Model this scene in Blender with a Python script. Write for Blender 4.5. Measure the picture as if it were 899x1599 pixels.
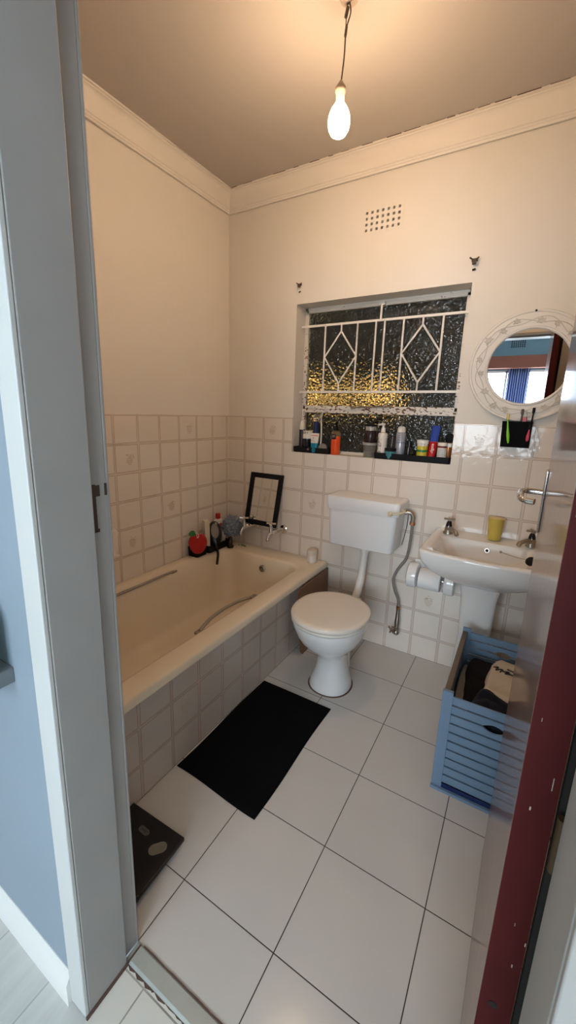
import bpy, math, random
from mathutils import Vector, Matrix, Euler, noise
random.seed(7)
PI = math.pi
for o in list(bpy.data.objects): bpy.data.objects.remove(o)
SC = bpy.context.scene
COL = SC.collection

# ------------------------------------------------------------------ camera
cam_d = bpy.data.cameras.new('camera'); cam = bpy.data.objects.new('camera', cam_d); COL.objects.link(cam)
cam.location = (1.7788, -2.262, 1.3837)
cam.rotation_euler = Euler((1.3522, -0.0267, 0.5501), 'XYZ')
cam_d.sensor_fit = 'VERTICAL'; cam_d.sensor_height = 36.0; cam_d.sensor_width = 36.0*899/1599
cam_d.lens = 630.38/1599*36.0
cam_d.shift_x = (449.5-433.05)/1599
cam_d.shift_y = -(799.5-783.8)/1599
cam_d.clip_start = 0.02
SC.camera = cam

# ------------------------------------------------------------------ light, world, exposure
w = bpy.data.worlds.new('world'); SC.world = w; w.use_nodes = True
bg = w.node_tree.nodes['Background']
bg.inputs[0].default_value = (0.62, 0.80, 1.0, 1); bg.inputs[1].default_value = 0.55
SC.view_settings.view_transform = 'Standard'; SC.view_settings.look = 'None'
SC.view_settings.gamma = 1.0; SC.view_settings.use_curve_mapping = False
SC.view_settings.exposure = 0.0
BULB_POWER = 11.2
BULB_COL = (1.0, 0.69, 0.435)
def area(name, loc, rot, sx, sy, power, col, spread=180):
    d = bpy.data.lights.new(name, 'AREA'); d.shape = 'RECTANGLE'; d.size = sx; d.size_y = sy
    d.energy = power; d.color = col; d.spread = math.radians(spread)
    o = bpy.data.objects.new(name, d); COL.objects.link(o); o.location = loc; o.rotation_euler = rot; return o
# daylight entering through the bedroom window behind the camera
area('bedroom_window_daylight', (1.75, -5.17, 1.45), (PI/2, 0, 0), 2.3, 1.3, 150, (0.79, 0.91, 1.0))
sd = bpy.data.lights.new('sun', 'SUN'); sd.energy = 115; sd.angle = math.radians(0.6); sd.color = (1, 0.86, 0.55)
so = bpy.data.objects.new('sun', sd); COL.objects.link(so)
so.rotation_euler = Vector((-0.82, 0.16, -0.50)).to_track_quat('-Z', 'Y').to_euler()

# ------------------------------------------------------------------ materials
def lin(c):
    c = c/255.0
    return c/12.92 if c <= 0.04045 else ((c+0.055)/1.055)**2.4
def rgb(r, g, b): return (lin(r), lin(g), lin(b), 1)
def mat(name, col, rough=0.5, metal=0.0, spec=0.5, coat=0.0, trans=0.0, ior=1.45, bump=0.0, bscale=40, var=0.0, vscale=8, sheen=0.0, emis=None, estr=0.0, alpha=1.0):
    m = bpy.data.materials.new(name); m.use_nodes = True
    nt = m.node_tree; b = nt.nodes['Principled BSDF']
    if len(col) == 3: col = (*col, 1)
    b.inputs['Base Color'].default_value = col
    b.inputs['Roughness'].default_value = rough; b.inputs['Metallic'].default_value = metal
    b.inputs['Specular IOR Level'].default_value = spec
    b.inputs['Coat Weight'].default_value = coat; b.inputs['Coat Roughness'].default_value = 0.05
    b.inputs['Transmission Weight'].default_value = trans; b.inputs['IOR'].default_value = ior
    b.inputs['Sheen Weight'].default_value = sheen
    if emis: b.inputs['Emission Color'].default_value = emis; b.inputs['Emission Strength'].default_value = estr
    g = nt.nodes.new('ShaderNodeNewGeometry')
    if bump > 0:
        n = nt.nodes.new('ShaderNodeTexNoise'); n.inputs['Scale'].default_value = bscale; n.inputs['Detail'].default_value = 4
        bp = nt.nodes.new('ShaderNodeBump'); bp.inputs['Strength'].default_value = bump; bp.inputs['Distance'].default_value = 0.004
        nt.links.new(g.outputs['Position'], n.inputs['Vector']); nt.links.new(n.outputs['Fac'], bp.inputs['Height'])
        nt.links.new(bp.outputs['Normal'], b.inputs['Normal'])
    n2 = nt.nodes.new('ShaderNodeTexNoise'); n2.inputs['Scale'].default_value = vscale; n2.inputs['Detail'].default_value = 5
    nt.links.new(g.outputs['Position'], n2.inputs['Vector'])
    r = nt.nodes.new('ShaderNodeMapRange'); r.inputs['To Min'].default_value = 1-max(var, 0.015); r.inputs['To Max'].default_value = 1+max(var, 0.015)*0.6
    nt.links.new(n2.outputs['Fac'], r.inputs['Value'])
    mx = nt.nodes.new('ShaderNodeVectorMath'); mx.operation = 'SCALE'; mx.inputs[0].default_value = col[:3]
    nt.links.new(r.outputs[0], mx.inputs['Scale']); nt.links.new(mx.outputs[0], b.inputs['Base Color'])
    return m

class NT:
    def __init__(s, m): s.nt = m.node_tree
    def n(s, t, **k):
        x = s.nt.nodes.new(t)
        for a, v in k.items(): setattr(x, a, v)
        return x
    def l(s, a, b): s.nt.links.new(a, b)
    def math(s, op, a, b=None, c=None):
        x = s.n('ShaderNodeMath', operation=op)
        for i, v in enumerate((a, b, c)):
            if v is None: continue
            if isinstance(v, (int, float)): x.inputs[i].default_value = v
            else: s.l(v, x.inputs[i])
        return x.outputs[0]
    def mix(s, f, a, b):
        x = s.n('ShaderNodeMix', data_type='RGBA')
        if isinstance(f, (int, float)): x.inputs[0].default_value = f
        else: s.l(f, x.inputs[0])
        for i, v in ((6, a), (7, b)):
            if isinstance(v, tuple): x.inputs[i].default_value = v
            else: s.l(v, x.inputs[i])
        return x.outputs[2]

def tile_mat(name, au, av, u0, v0, P, base, grout, gw, line=None, lw=0.0006, ld=0.0060, rough=0.1, tonal=0.04, bumpy=0.45, gstain=0.5):
    m = mat(name, base, rough); k = NT(m); b = m.node_tree.nodes['Principled BSDF']
    g = k.n('ShaderNodeNewGeometry'); sp = k.n('ShaderNodeSeparateXYZ'); k.l(g.outputs['Position'], sp.inputs[0])
    def dist(ax, o):
        a = k.math('DIVIDE', k.math('SUBTRACT', sp.outputs['XYZ'.index(ax)], o), P)
        f = k.math('FRACT', a); cell = k.math('FLOOR', a)
        return k.math('MULTIPLY', k.math('MINIMUM', f, k.math('SUBTRACT', 1.0, f)), P), cell
    du, cu = dist(au, u0); dv, cv = dist(av, v0); d = k.math('MINIMUM', du, dv)
    gm = k.n('ShaderNodeMapRange', interpolation_type='SMOOTHSTEP'); gm.inputs['From Min'].default_value = gw*0.5; gm.inputs['From Max'].default_value = gw*0.5+0.0009
    gm.inputs['To Min'].default_value = 1; gm.inputs['To Max'].default_value = 0; k.l(d, gm.inputs['Value'])
    cc = k.n('ShaderNodeCombineXYZ'); k.l(cu, cc.inputs[0]); k.l(cv, cc.inputs[1])
    wn = k.n('ShaderNodeTexWhiteNoise', noise_dimensions='3D'); k.l(cc.outputs[0], wn.inputs['Vector'])
    tn = k.math('ADD', k.math('MULTIPLY', wn.outputs['Value'], tonal), 1-tonal)
    nz = k.n('ShaderNodeTexNoise'); nz.inputs['Scale'].default_value = 5; k.l(g.outputs['Position'], nz.inputs['Vector'])
    tn = k.math('MULTIPLY', tn, k.math('ADD', k.math('MULTIPLY', nz.outputs['Fac'], 0.10), 0.95))
    bs = k.n('ShaderNodeVectorMath', operation='SCALE'); bs.inputs[0].default_value = base[:3]; k.l(tn, bs.inputs['Scale'])
    c = bs.outputs[0]
    if line:
        lm = k.n('ShaderNodeMapRange', interpolation_type='SMOOTHSTEP'); k.l(k.math('ABSOLUTE', k.math('SUBTRACT', d, ld)), lm.inputs['Value'])
        lm.inputs['From Min'].default_value = lw; lm.inputs['From Max'].default_value = lw+0.0008; lm.inputs['To Min'].default_value = 0.9; lm.inputs['To Max'].default_value = 0
        band = k.n('ShaderNodeMapRange', interpolation_type='SMOOTHSTEP'); k.l(d, band.inputs['Value'])
        band.inputs['From Min'].default_value = ld; band.inputs['From Max'].default_value = ld+0.001; band.inputs['To Min'].default_value = 0.05; band.inputs['To Max'].default_value = 0
        c = k.mix(band.outputs[0], c, line); c = k.mix(lm.outputs[0], c, line)
    # grout darker where dirt gathers
    nz2 = k.n('ShaderNodeTexNoise'); nz2.inputs['Scale'].default_value = 6; nz2.inputs['Detail'].default_value = 3; k.l(g.outputs['Position'], nz2.inputs['Vector'])
    rr = k.n('ShaderNodeMapRange'); k.l(nz2.outputs['Fac'], rr.inputs['Value']); rr.inputs['From Min'].default_value = 0.42; rr.inputs['From Max'].default_value = 0.62
    rr.inputs['To Min'].default_value = 1; rr.inputs['To Max'].default_value = 1-gstain
    gs = k.n('ShaderNodeVectorMath', operation='SCALE'); gs.inputs[0].default_value = grout[:3]; k.l(rr.outputs[0], gs.inputs['Scale'])
    c = k.mix(gm.outputs[0], c, gs.outputs[0]); k.l(c, b.inputs['Base Color'])
    ro = k.math('ADD', k.math('MULTIPLY', gm.outputs[0], 0.5), rough); k.l(ro, b.inputs['Roughness'])
    h = k.math('SUBTRACT', 1.0, gm.outputs[0])
    b1 = k.n('ShaderNodeBump'); b1.inputs['Strength'].default_value = 0.4; b1.inputs['Distance'].default_value = 0.001; k.l(h, b1.inputs['Height'])
    nz3 = k.n('ShaderNodeTexNoise'); nz3.inputs['Scale'].default_value = 28; nz3.inputs['Detail'].default_value = 1; k.l(g.outputs['Position'], nz3.inputs['Vector'])
    b2 = k.n('ShaderNodeBump'); b2.inputs['Strength'].default_value = bumpy; b2.inputs['Distance'].default_value = 0.002; k.l(nz3.outputs['Fac'], b2.inputs['Height'])
    k.l(b2.outputs['Normal'], b1.inputs['Normal']); k.l(b1.outputs['Normal'], b.inputs['Normal'])
    return m

P = 0.152; HT = 1.3528
TB = (0.775, 0.705, 0.63, 1); TL = (0.36, 0.19, 0.11, 1); TG = (0.60, 0.47, 0.37, 1)
M = {}
M['tile_xz'] = tile_mat('tile_back', 'X', 'Z', -0.016, HT, P, TB, TG, 0.0010, TL)
M['tile_yz'] = tile_mat('tile_left', 'Y', 'Z', -0.0254, HT, P, TB, TG, 0.0012, TL, gstain=0.75)
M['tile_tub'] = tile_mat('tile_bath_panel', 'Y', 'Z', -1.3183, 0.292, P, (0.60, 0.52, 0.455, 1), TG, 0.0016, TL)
M['floor'] = tile_mat('floor_tile', 'X', 'Y', 1.3952, -0.3182, 0.317, (0.60, 0.585, 0.565, 1), (0.055, 0.045, 0.04, 1), 0.0020, None, rough=0.16, tonal=0.03, bumpy=0.03, gstain=0.3)
M['hall_tile'] = tile_mat('hall_tile', 'X', 'Y', 1.16, -1.81, 0.33, (0.72, 0.72, 0.68, 1), (0.40, 0.38, 0.35, 1), 0.003, None, rough=0.25, bumpy=0.03)
M['paint'] = mat('cream_wall_paint', (0.76, 0.715, 0.65), 0.7, bump=0.12, bscale=18, var=0.05, vscale=2.5)
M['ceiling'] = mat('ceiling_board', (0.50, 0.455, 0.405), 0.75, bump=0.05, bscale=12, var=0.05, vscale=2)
M['cornice'] = mat('cornice_plaster', (0.80, 0.75, 0.68), 0.6, var=0.03)
M['blue'] = mat('blue_grey_wall_paint', (0.265, 0.325, 0.39), 0.6, bump=0.05, var=0.03)
M['blue2'] = mat('bedroom_blue_paint', (0.17, 0.27, 0.33), 0.6, var=0.03)
M['white_wood'] = mat('white_skirting_paint', (0.78, 0.78, 0.76), 0.4, var=0.03)
M['lip_daylit'] = mat('daylit_frame_edge', (0.60, 0.61, 0.60), 0.4, var=0.03)  # frame paint made paler: daylight on the left lip put into the colour
M['steel_paint'] = mat('grey_door_frame_paint', (0.37, 0.36, 0.345), 0.5, var=0.09, vscale=9, bump=0.06, bscale=9)
M['white_metal'] = mat('white_gloss_metal_paint', (0.80, 0.76, 0.70), 0.35, var=0.03)
M['porcelain'] = mat('white_porcelain', (0.80, 0.80, 0.80), 0.08, coat=0.5, bump=0.0, var=0.01)
M['porcelain_cream'] = mat('cream_basin_porcelain', (0.80, 0.785, 0.765), 0.08, coat=0.4)
M['enamel'] = mat('cream_bath_enamel', (0.79, 0.69, 0.54), 0.13, coat=0.4, var=0.06, vscale=6)
M['seat'] = mat('cream_white_plastic_seat', (0.80, 0.75, 0.68), 0.22)
M['cistern'] = mat('white_plastic_cistern', (0.80, 0.80, 0.81), 0.22)
M['pipe'] = mat('white_pvc_pipe', (0.76, 0.74, 0.71), 0.3)
M['ivory'] = mat('yellowed_ivory_plastic', (0.70, 0.62, 0.44), 0.35)
M['chrome'] = mat('chrome', (0.72, 0.70, 0.67), 0.12, metal=1, var=0.08, vscale=60)
M['chrome_old_shaded'] = mat('worn_shaded_chrome', (0.42, 0.37, 0.31), 0.3, metal=1, var=0.2, vscale=60)
M['braid'] = mat('braided_steel', (0.36, 0.34, 0.32), 0.4, metal=1, bump=0.8, bscale=600)
M['copper'] = mat('copper', (0.55, 0.25, 0.12), 0.35, metal=1)
M['black'] = mat('black_plastic', (0.008, 0.008, 0.009), 0.6, spec=0.18)
M['black_fabric'] = mat('black_neoprene', (0.007, 0.007, 0.008), 0.95, spec=0.1)
M['black_gloss'] = mat('black_gloss_plastic', (0.008, 0.008, 0.009), 0.15)
M['mat'] = mat('black_bath_mat_pile', (0.0045, 0.0045, 0.0055), 0.95, spec=0.1, bump=0.9, bscale=220, var=0.3, vscale=90)
M['board'] = mat('brown_hardboard', (0.20, 0.105, 0.06), 0.55, bump=0.1, bscale=120, var=0.15, vscale=14)
M['mirror'] = mat('mirror_glass', (0.86, 0.88, 0.88), 0.0, metal=1)
M['plaster'] = mat('white_cast_plaster', (0.78, 0.74, 0.68), 0.5, bump=0.15, bscale=30, var=0.06)
M['plaster_dark'] = mat('greyed_plaster_relief', (0.60, 0.55, 0.48), 0.5, var=0.15, vscale=30)
M['decor'] = mat('raised_tile_motif', (0.62, 0.48, 0.36), 0.2)
M['dark'] = mat('dark_cavity', (0.012, 0.010, 0.008), 0.9)
M['redbrown'] = mat('dark_red_painted_edge', (0.058, 0.006, 0.006), 0.6, var=0.35, vscale=8, spec=0.15)
M['bluewood'] = mat('blue_painted_wood', (0.16, 0.245, 0.355), 0.55, bump=0.1, bscale=60, var=0.09, vscale=20)
M['rawwood'] = mat('weathered_grey_brown_wood', (0.17, 0.13, 0.10), 0.7, bump=0.2, bscale=60, var=0.2, vscale=20)
M['navy'] = mat('navy_cloth', (0.010, 0.012, 0.022), 0.95, spec=0.1, bump=0.2, bscale=150, sheen=0.1)
M['blackcloth'] = mat('black_cloth', (0.012, 0.011, 0.012), 0.95, spec=0.1, bump=0.2, bscale=150)
M['creamcloth'] = mat('cream_cloth', (0.52, 0.44, 0.34), 0.9, bump=0.2, bscale=150)
M['beigecloth'] = mat('beige_cloth', (0.34, 0.28, 0.21), 0.9, bump=0.3, bscale=120)
M['paper'] = mat('toilet_paper', (0.82, 0.82, 0.82), 0.9, bump=0.15, bscale=200)
M['card'] = mat('grey_cardboard', (0.35, 0.31, 0.26), 0.8)
M['yellow'] = mat('yellow_plastic', (0.58, 0.44, 0.09), 0.3)
M['red_sponge'] = mat('red_sponge', (0.42, 0.018, 0.016), 0.85, bump=0.6, bscale=140, var=0.15, vscale=50)
M['green_felt'] = mat('green_felt', (0.04, 0.20, 0.05), 0.8)
M['white_cord'] = mat('white_cord', (0.75, 0.75, 0.72), 0.6)
M['white_plastic'] = mat('white_plastic', (0.78, 0.75, 0.70), 0.3)
M['cream_plastic'] = mat('cream_plastic_pack', (0.70, 0.62, 0.50), 0.35)
M['red_plastic'] = mat('red_plastic', (0.45, 0.015, 0.02), 0.3)
M['puff'] = mat('blue_grey_mesh_net', (0.24, 0.29, 0.38), 0.7, bump=0.6, bscale=120, var=0.25, vscale=60)
M['plum'] = mat('dark_plum_plastic', (0.03, 0.015, 0.018), 0.25)
M['greenleaf'] = mat('green_sponge_bit', (0.10, 0.22, 0.03), 0.7)
M['wire'] = mat('grey_brown_flex', (0.10, 0.075, 0.055), 0.5)
M['socket'] = mat('ivory_lampholder', (0.42, 0.34, 0.27), 0.5)
M['brass'] = mat('tarnished_brass', (0.075, 0.045, 0.018), 0.6, metal=0.4)
M['metal_dark'] = mat('rusty_iron', (0.07, 0.045, 0.03), 0.7, var=0.3, vscale=60)
M['alu'] = mat('worn_aluminium_threshold', (0.46, 0.50, 0.48), 0.38, metal=0.25, var=0.25, vscale=14, bump=0.1, bscale=30)
M['grime'] = mat('brown_grime', (0.12, 0.07, 0.055), 0.8, var=0.5, vscale=40)
M['scale'] = mat('black_glass_scale', (0.010, 0.010, 0.012), 0.22)
M['lcd'] = mat('grey_lcd_window', (0.20, 0.185, 0.15), 0.3)
M['badge'] = mat('dark_grey_badge', (0.11, 0.11, 0.105), 0.4)
M['teal'] = mat('teal_plastic', (0.0, 0.20, 0.32), 0.3)
M['tealjar'] = mat('teal_green_jar', (0.06, 0.22, 0.24), 0.2)
M['orange'] = mat('orange_shower_gel', (0.78, 0.085, 0.015), 0.12, coat=0.6)
M['clear'] = mat('clear_plastic', (0.75, 0.72, 0.66), 0.06, trans=0.85, ior=1.3)
M['clear_orange'] = mat('clear_orange_tinted_shoulder', (0.45, 0.33, 0.20), 0.08, trans=0.7, ior=1.3)
M['navy_plastic'] = mat('navy_blue_plastic', (0.008, 0.02, 0.09), 0.3)
M['royal'] = mat('royal_blue_tube', (0.010, 0.05, 0.30), 0.22, coat=0.3)
M['toothred'] = mat('bright_red_tube', (0.50, 0.006, 0.012), 0.25, coat=0.3)
M['grey_can'] = mat('grey_lilac_can', (0.38, 0.38, 0.43), 0.25, metal=0.2)
M['greyband'] = mat('slate_grey_band', (0.12, 0.13, 0.20), 0.3)
M['ink'] = mat('black_ink', (0.012, 0.012, 0.014), 0.5)
M['whiteink'] = mat('white_ink', (0.80, 0.80, 0.78), 0.5)
M['pillyellow'] = mat('yellow_label', (0.55, 0.45, 0.03), 0.4)
M['pillgreen'] = mat('green_label', (0.02, 0.19, 0.04), 0.4)
M['pillblue'] = mat('slate_blue_lid', (0.05, 0.08, 0.19), 0.35)
M['maroon'] = mat('maroon_label', (0.16, 0.015, 0.015), 0.4)
M['coppery'] = mat('copper_bottle', (0.42, 0.16, 0.06), 0.2, metal=0.6)
M['greydisc'] = mat('grey_compact', (0.22, 0.19, 0.17), 0.4)
M['greyplastic'] = mat('grey_translucent_lid', (0.36, 0.34, 0.31), 0.3)
M['steel'] = mat('brushed_steel_shaft', (0.55, 0.52, 0.48), 0.25, metal=1)
M['lime'] = mat('lime_green_toothbrush', (0.22, 0.62, 0.03), 0.3)
M['pink'] = mat('pink_toothbrush', (0.75, 0.08, 0.16), 0.3)
M['whitelabel'] = mat('white_label', (0.74, 0.70, 0.64), 0.4)
M['salmon'] = mat('salmon_red_stripe', (0.62, 0.12, 0.08), 0.4)
M['greenglass'] = mat('green_glass', (0.03, 0.34, 0.26), 0.04, trans=0.75, ior=1.4)
M['greyshelf'] = mat('grey_painted_shelf', (0.17, 0.19, 0.20), 0.45)
M['pelmet'] = mat('brown_wood_pelmet', (0.24, 0.075, 0.045), 0.4)
M['bedfloor'] = None
M['hedge_dark'] = mat('dark_green_hedge', (0.026, 0.024, 0.013), 0.9, bump=1, bscale=25, var=0.6, vscale=12)
M['hedge_sun0'] = mat('sunlit_golden_foliage', (0.52, 0.36, 0.06), 0.8, bump=1, bscale=12, var=0.7, vscale=8)
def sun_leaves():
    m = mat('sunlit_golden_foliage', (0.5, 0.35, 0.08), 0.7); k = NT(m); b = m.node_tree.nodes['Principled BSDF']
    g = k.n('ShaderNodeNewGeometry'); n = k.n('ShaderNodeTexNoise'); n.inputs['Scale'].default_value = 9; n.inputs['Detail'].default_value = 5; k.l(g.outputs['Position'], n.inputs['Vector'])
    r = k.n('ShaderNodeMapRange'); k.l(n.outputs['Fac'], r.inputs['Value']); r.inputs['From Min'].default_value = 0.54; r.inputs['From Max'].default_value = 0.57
    k.l(k.mix(r.outputs[0], (0.012, 0.012, 0.004, 1), (0.80, 0.53, 0.20, 1)), b.inputs['Base Color']); return m  # gold spots among near-black put the sun glints into the colour
M['ground'] = mat('garden_soil', (0.03, 0.028, 0.015), 0.95, var=0.4, vscale=4)

def wood_door():
    m = mat('varnished_brown_door', (0.20, 0.085, 0.05), 0.34, coat=0.6, spec=0.35); k = NT(m); b = m.node_tree.nodes['Principled BSDF']
    g = k.n('ShaderNodeNewGeometry'); mp = k.n('ShaderNodeMapping'); mp.inputs['Scale'].default_value = (30, 30, 1.2); k.l(g.outputs['Position'], mp.inputs[0])
    n = k.n('ShaderNodeTexNoise'); n.inputs['Scale'].default_value = 3; n.inputs['Detail'].default_value = 6; k.l(mp.outputs[0], n.inputs['Vector'])
    k.l(k.mix(n.outputs['Fac'], (0.11, 0.045, 0.026, 1), (0.27, 0.13, 0.08, 1)), b.inputs['Base Color'])
    b.inputs['Coat Roughness'].default_value = 0.07
    return m
M['door'] = wood_door()
M['hedge_sun'] = sun_leaves()

def plank_floor():
    m = mat('pale_laminate_floor', (0.62, 0.62, 0.60), 0.35); k = NT(m); b = m.node_tree.nodes['Principled BSDF']
    g = k.n('ShaderNodeNewGeometry'); sp = k.n('ShaderNodeSeparateXYZ'); k.l(g.outputs['Position'], sp.inputs[0])
    a = k.math('DIVIDE', k.math('ADD', sp.outputs[0], 0.0), 0.19); f = k.math('FRACT', a)
    d = k.math('MINIMUM', f, k.math('SUBTRACT', 1.0, f))
    mr = k.n('ShaderNodeMapRange'); k.l(d, mr.inputs['Value']); mr.inputs['From Min'].default_value = 0.004; mr.inputs['From Max'].default_value = 0.014
    mp = k.n('ShaderNodeMapping'); mp.inputs['Scale'].default_value = (20, 2, 1); k.l(g.outputs['Position'], mp.inputs[0])
    n = k.n('ShaderNodeTexNoise'); n.inputs['Scale'].default_value = 2; n.inputs['Detail'].default_value = 5; k.l(mp.outputs[0], n.inputs['Vector'])
    c = k.mix(n.outputs['Fac'], (0.52, 0.52, 0.49, 1), (0.70, 0.70, 0.68, 1))
    k.l(k.mix(mr.outputs[0], (0.40, 0.40, 0.38, 1), c), b.inputs['Base Color']); return m
M['bedfloor'] = plank_floor()

def curtain_mat():
    m = mat('blue_white_striped_curtain', (0.2, 0.25, 0.4), 0.8); k = NT(m); b = m.node_tree.nodes['Principled BSDF']
    uv = k.n('ShaderNodeUVMap'); sp = k.n('ShaderNodeSeparateXYZ'); k.l(uv.outputs[0], sp.inputs[0])
    f = k.math('FRACT', k.math('MULTIPLY', sp.outputs[0], 15))
    r = k.n('ShaderNodeValToRGB'); r.color_ramp.interpolation = 'CONSTANT'; k.l(f, r.inputs[0])
    e = r.color_ramp.elements; e[0].color = (0.03, 0.05, 0.16, 1); e[0].position = 0
    e[1].color = (0.60, 0.66, 0.80, 1); e[1].position = 0.4
    for p_, c_ in ((0.55, (0.10, 0.15, 0.36, 1)), (0.75, (0.35, 0.42, 0.62, 1)), (0.85, (0.05, 0.07, 0.22, 1))):
        x = e.new(p_); x.color = c_
    k.l(r.outputs[0], b.inputs['Base Color']); k.l(r.outputs[0], b.inputs['Emission Color'])
    b.inputs['Transmission Weight'].default_value = 0
    b.inputs['Emission Strength'].default_value = 0.0
    # thin cloth lets some light through
    tr = k.n('ShaderNodeBsdfTranslucent'); k.l(r.outputs[0], tr.inputs[0])
    ms = k.n('ShaderNodeMixShader'); ms.inputs[0].default_value = 0.35
    k.l(b.outputs[0], ms.inputs[1]); k.l(tr.outputs[0], ms.inputs[2]); k.l(ms.outputs[0], m.node_tree.nodes['Material Output'].inputs[0])
    return m
M['curtain'] = curtain_mat()

def rust_paint():
    m = mat('flaking_white_window_paint', (0.74, 0.68, 0.60), 0.5); k = NT(m); b = m.node_tree.nodes['Principled BSDF']
    g = k.n('ShaderNodeNewGeometry'); sp = k.n('ShaderNodeSeparateXYZ'); k.l(g.outputs['Position'], sp.inputs[0])
    mp = k.n('ShaderNodeMapping'); mp.inputs['Scale'].default_value = (1, 1, 1.6); k.l(g.outputs['Position'], mp.inputs[0])
    n = k.n('ShaderNodeTexNoise'); n.inputs['Scale'].default_value = 60; n.inputs['Detail'].default_value = 7; k.l(mp.outputs[0], n.inputs['Vector'])
    n2 = k.n('ShaderNodeTexNoise'); n2.inputs['Scale'].default_value = 5; k.l(g.outputs['Position'], n2.inputs['Vector'])
    # rust is heaviest near the middle rail
    near = k.n('ShaderNodeMapRange'); k.l(k.math('ABSOLUTE', k.math('SUBTRACT', sp.outputs[2], 1.43)), near.inputs['Value'])
    near.inputs['From Min'].default_value = 0.03; near.inputs['From Max'].default_value = 0.35; near.inputs['To Min'].default_value = 0.09; near.inputs['To Max'].default_value = -0.02
    v = k.math('ADD', k.math('ADD', n.outputs['Fac'], near.outputs[0]), k.math('MULTIPLY', k.math('SUBTRACT', n2.outputs['Fac'], 0.5), 0.25))
    mk = k.n('ShaderNodeMapRange'); k.l(v, mk.inputs['Value']); mk.inputs['From Min'].default_value = 0.655; mk.inputs['From Max'].default_value = 0.69
    k.l(k.mix(mk.outputs[0], (0.74, 0.68, 0.60, 1), (0.13, 0.045, 0.02, 1)), b.inputs['Base Color']); return m
M['rust_paint'] = rust_paint()

def textured_glass():
    m = mat('obscured_glass', (0.88, 0.85, 0.77), 0.03, trans=1.0, ior=1.45); k = NT(m); b = m.node_tree.nodes['Principled BSDF']
    g = k.n('ShaderNodeNewGeometry')
    v = k.n('ShaderNodeTexVoronoi', feature='SMOOTH_F1'); v.inputs['Scale'].default_value = 75; k.l(g.outputs['Position'], v.inputs['Vector'])
    n = k.n('ShaderNodeTexNoise'); n.inputs['Scale'].default_value = 50; n.inputs['Detail'].default_value = 2; k.l(g.outputs['Position'], n.inputs['Vector'])
    h = k.math('ADD', v.outputs['Distance'], k.math('MULTIPLY', n.outputs['Fac'], 0.8))
    bp = k.n('ShaderNodeBump'); bp.inputs['Strength'].default_value = 0.5; bp.inputs['Distance'].default_value = 0.012; k.l(h, bp.inputs['Height']); k.l(bp.outputs['Normal'], b.inputs['Normal'])
    return m
M['obscured'] = textured_glass()

def bulb_mat():
    m = bpy.data.materials.new('lit_bulb_glass'); m.use_nodes = True; nt = m.node_tree; nt.nodes.remove(nt.nodes['Principled BSDF'])
    e = nt.nodes.new('ShaderNodeEmission'); e.inputs[0].default_value = (*BULB_COL, 1); e.inputs[1].default_value = 1.0
    nt.links.new(e.outputs[0], nt.nodes['Material Output'].inputs[0]); return m
M['bulb'] = bulb_mat()

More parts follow.
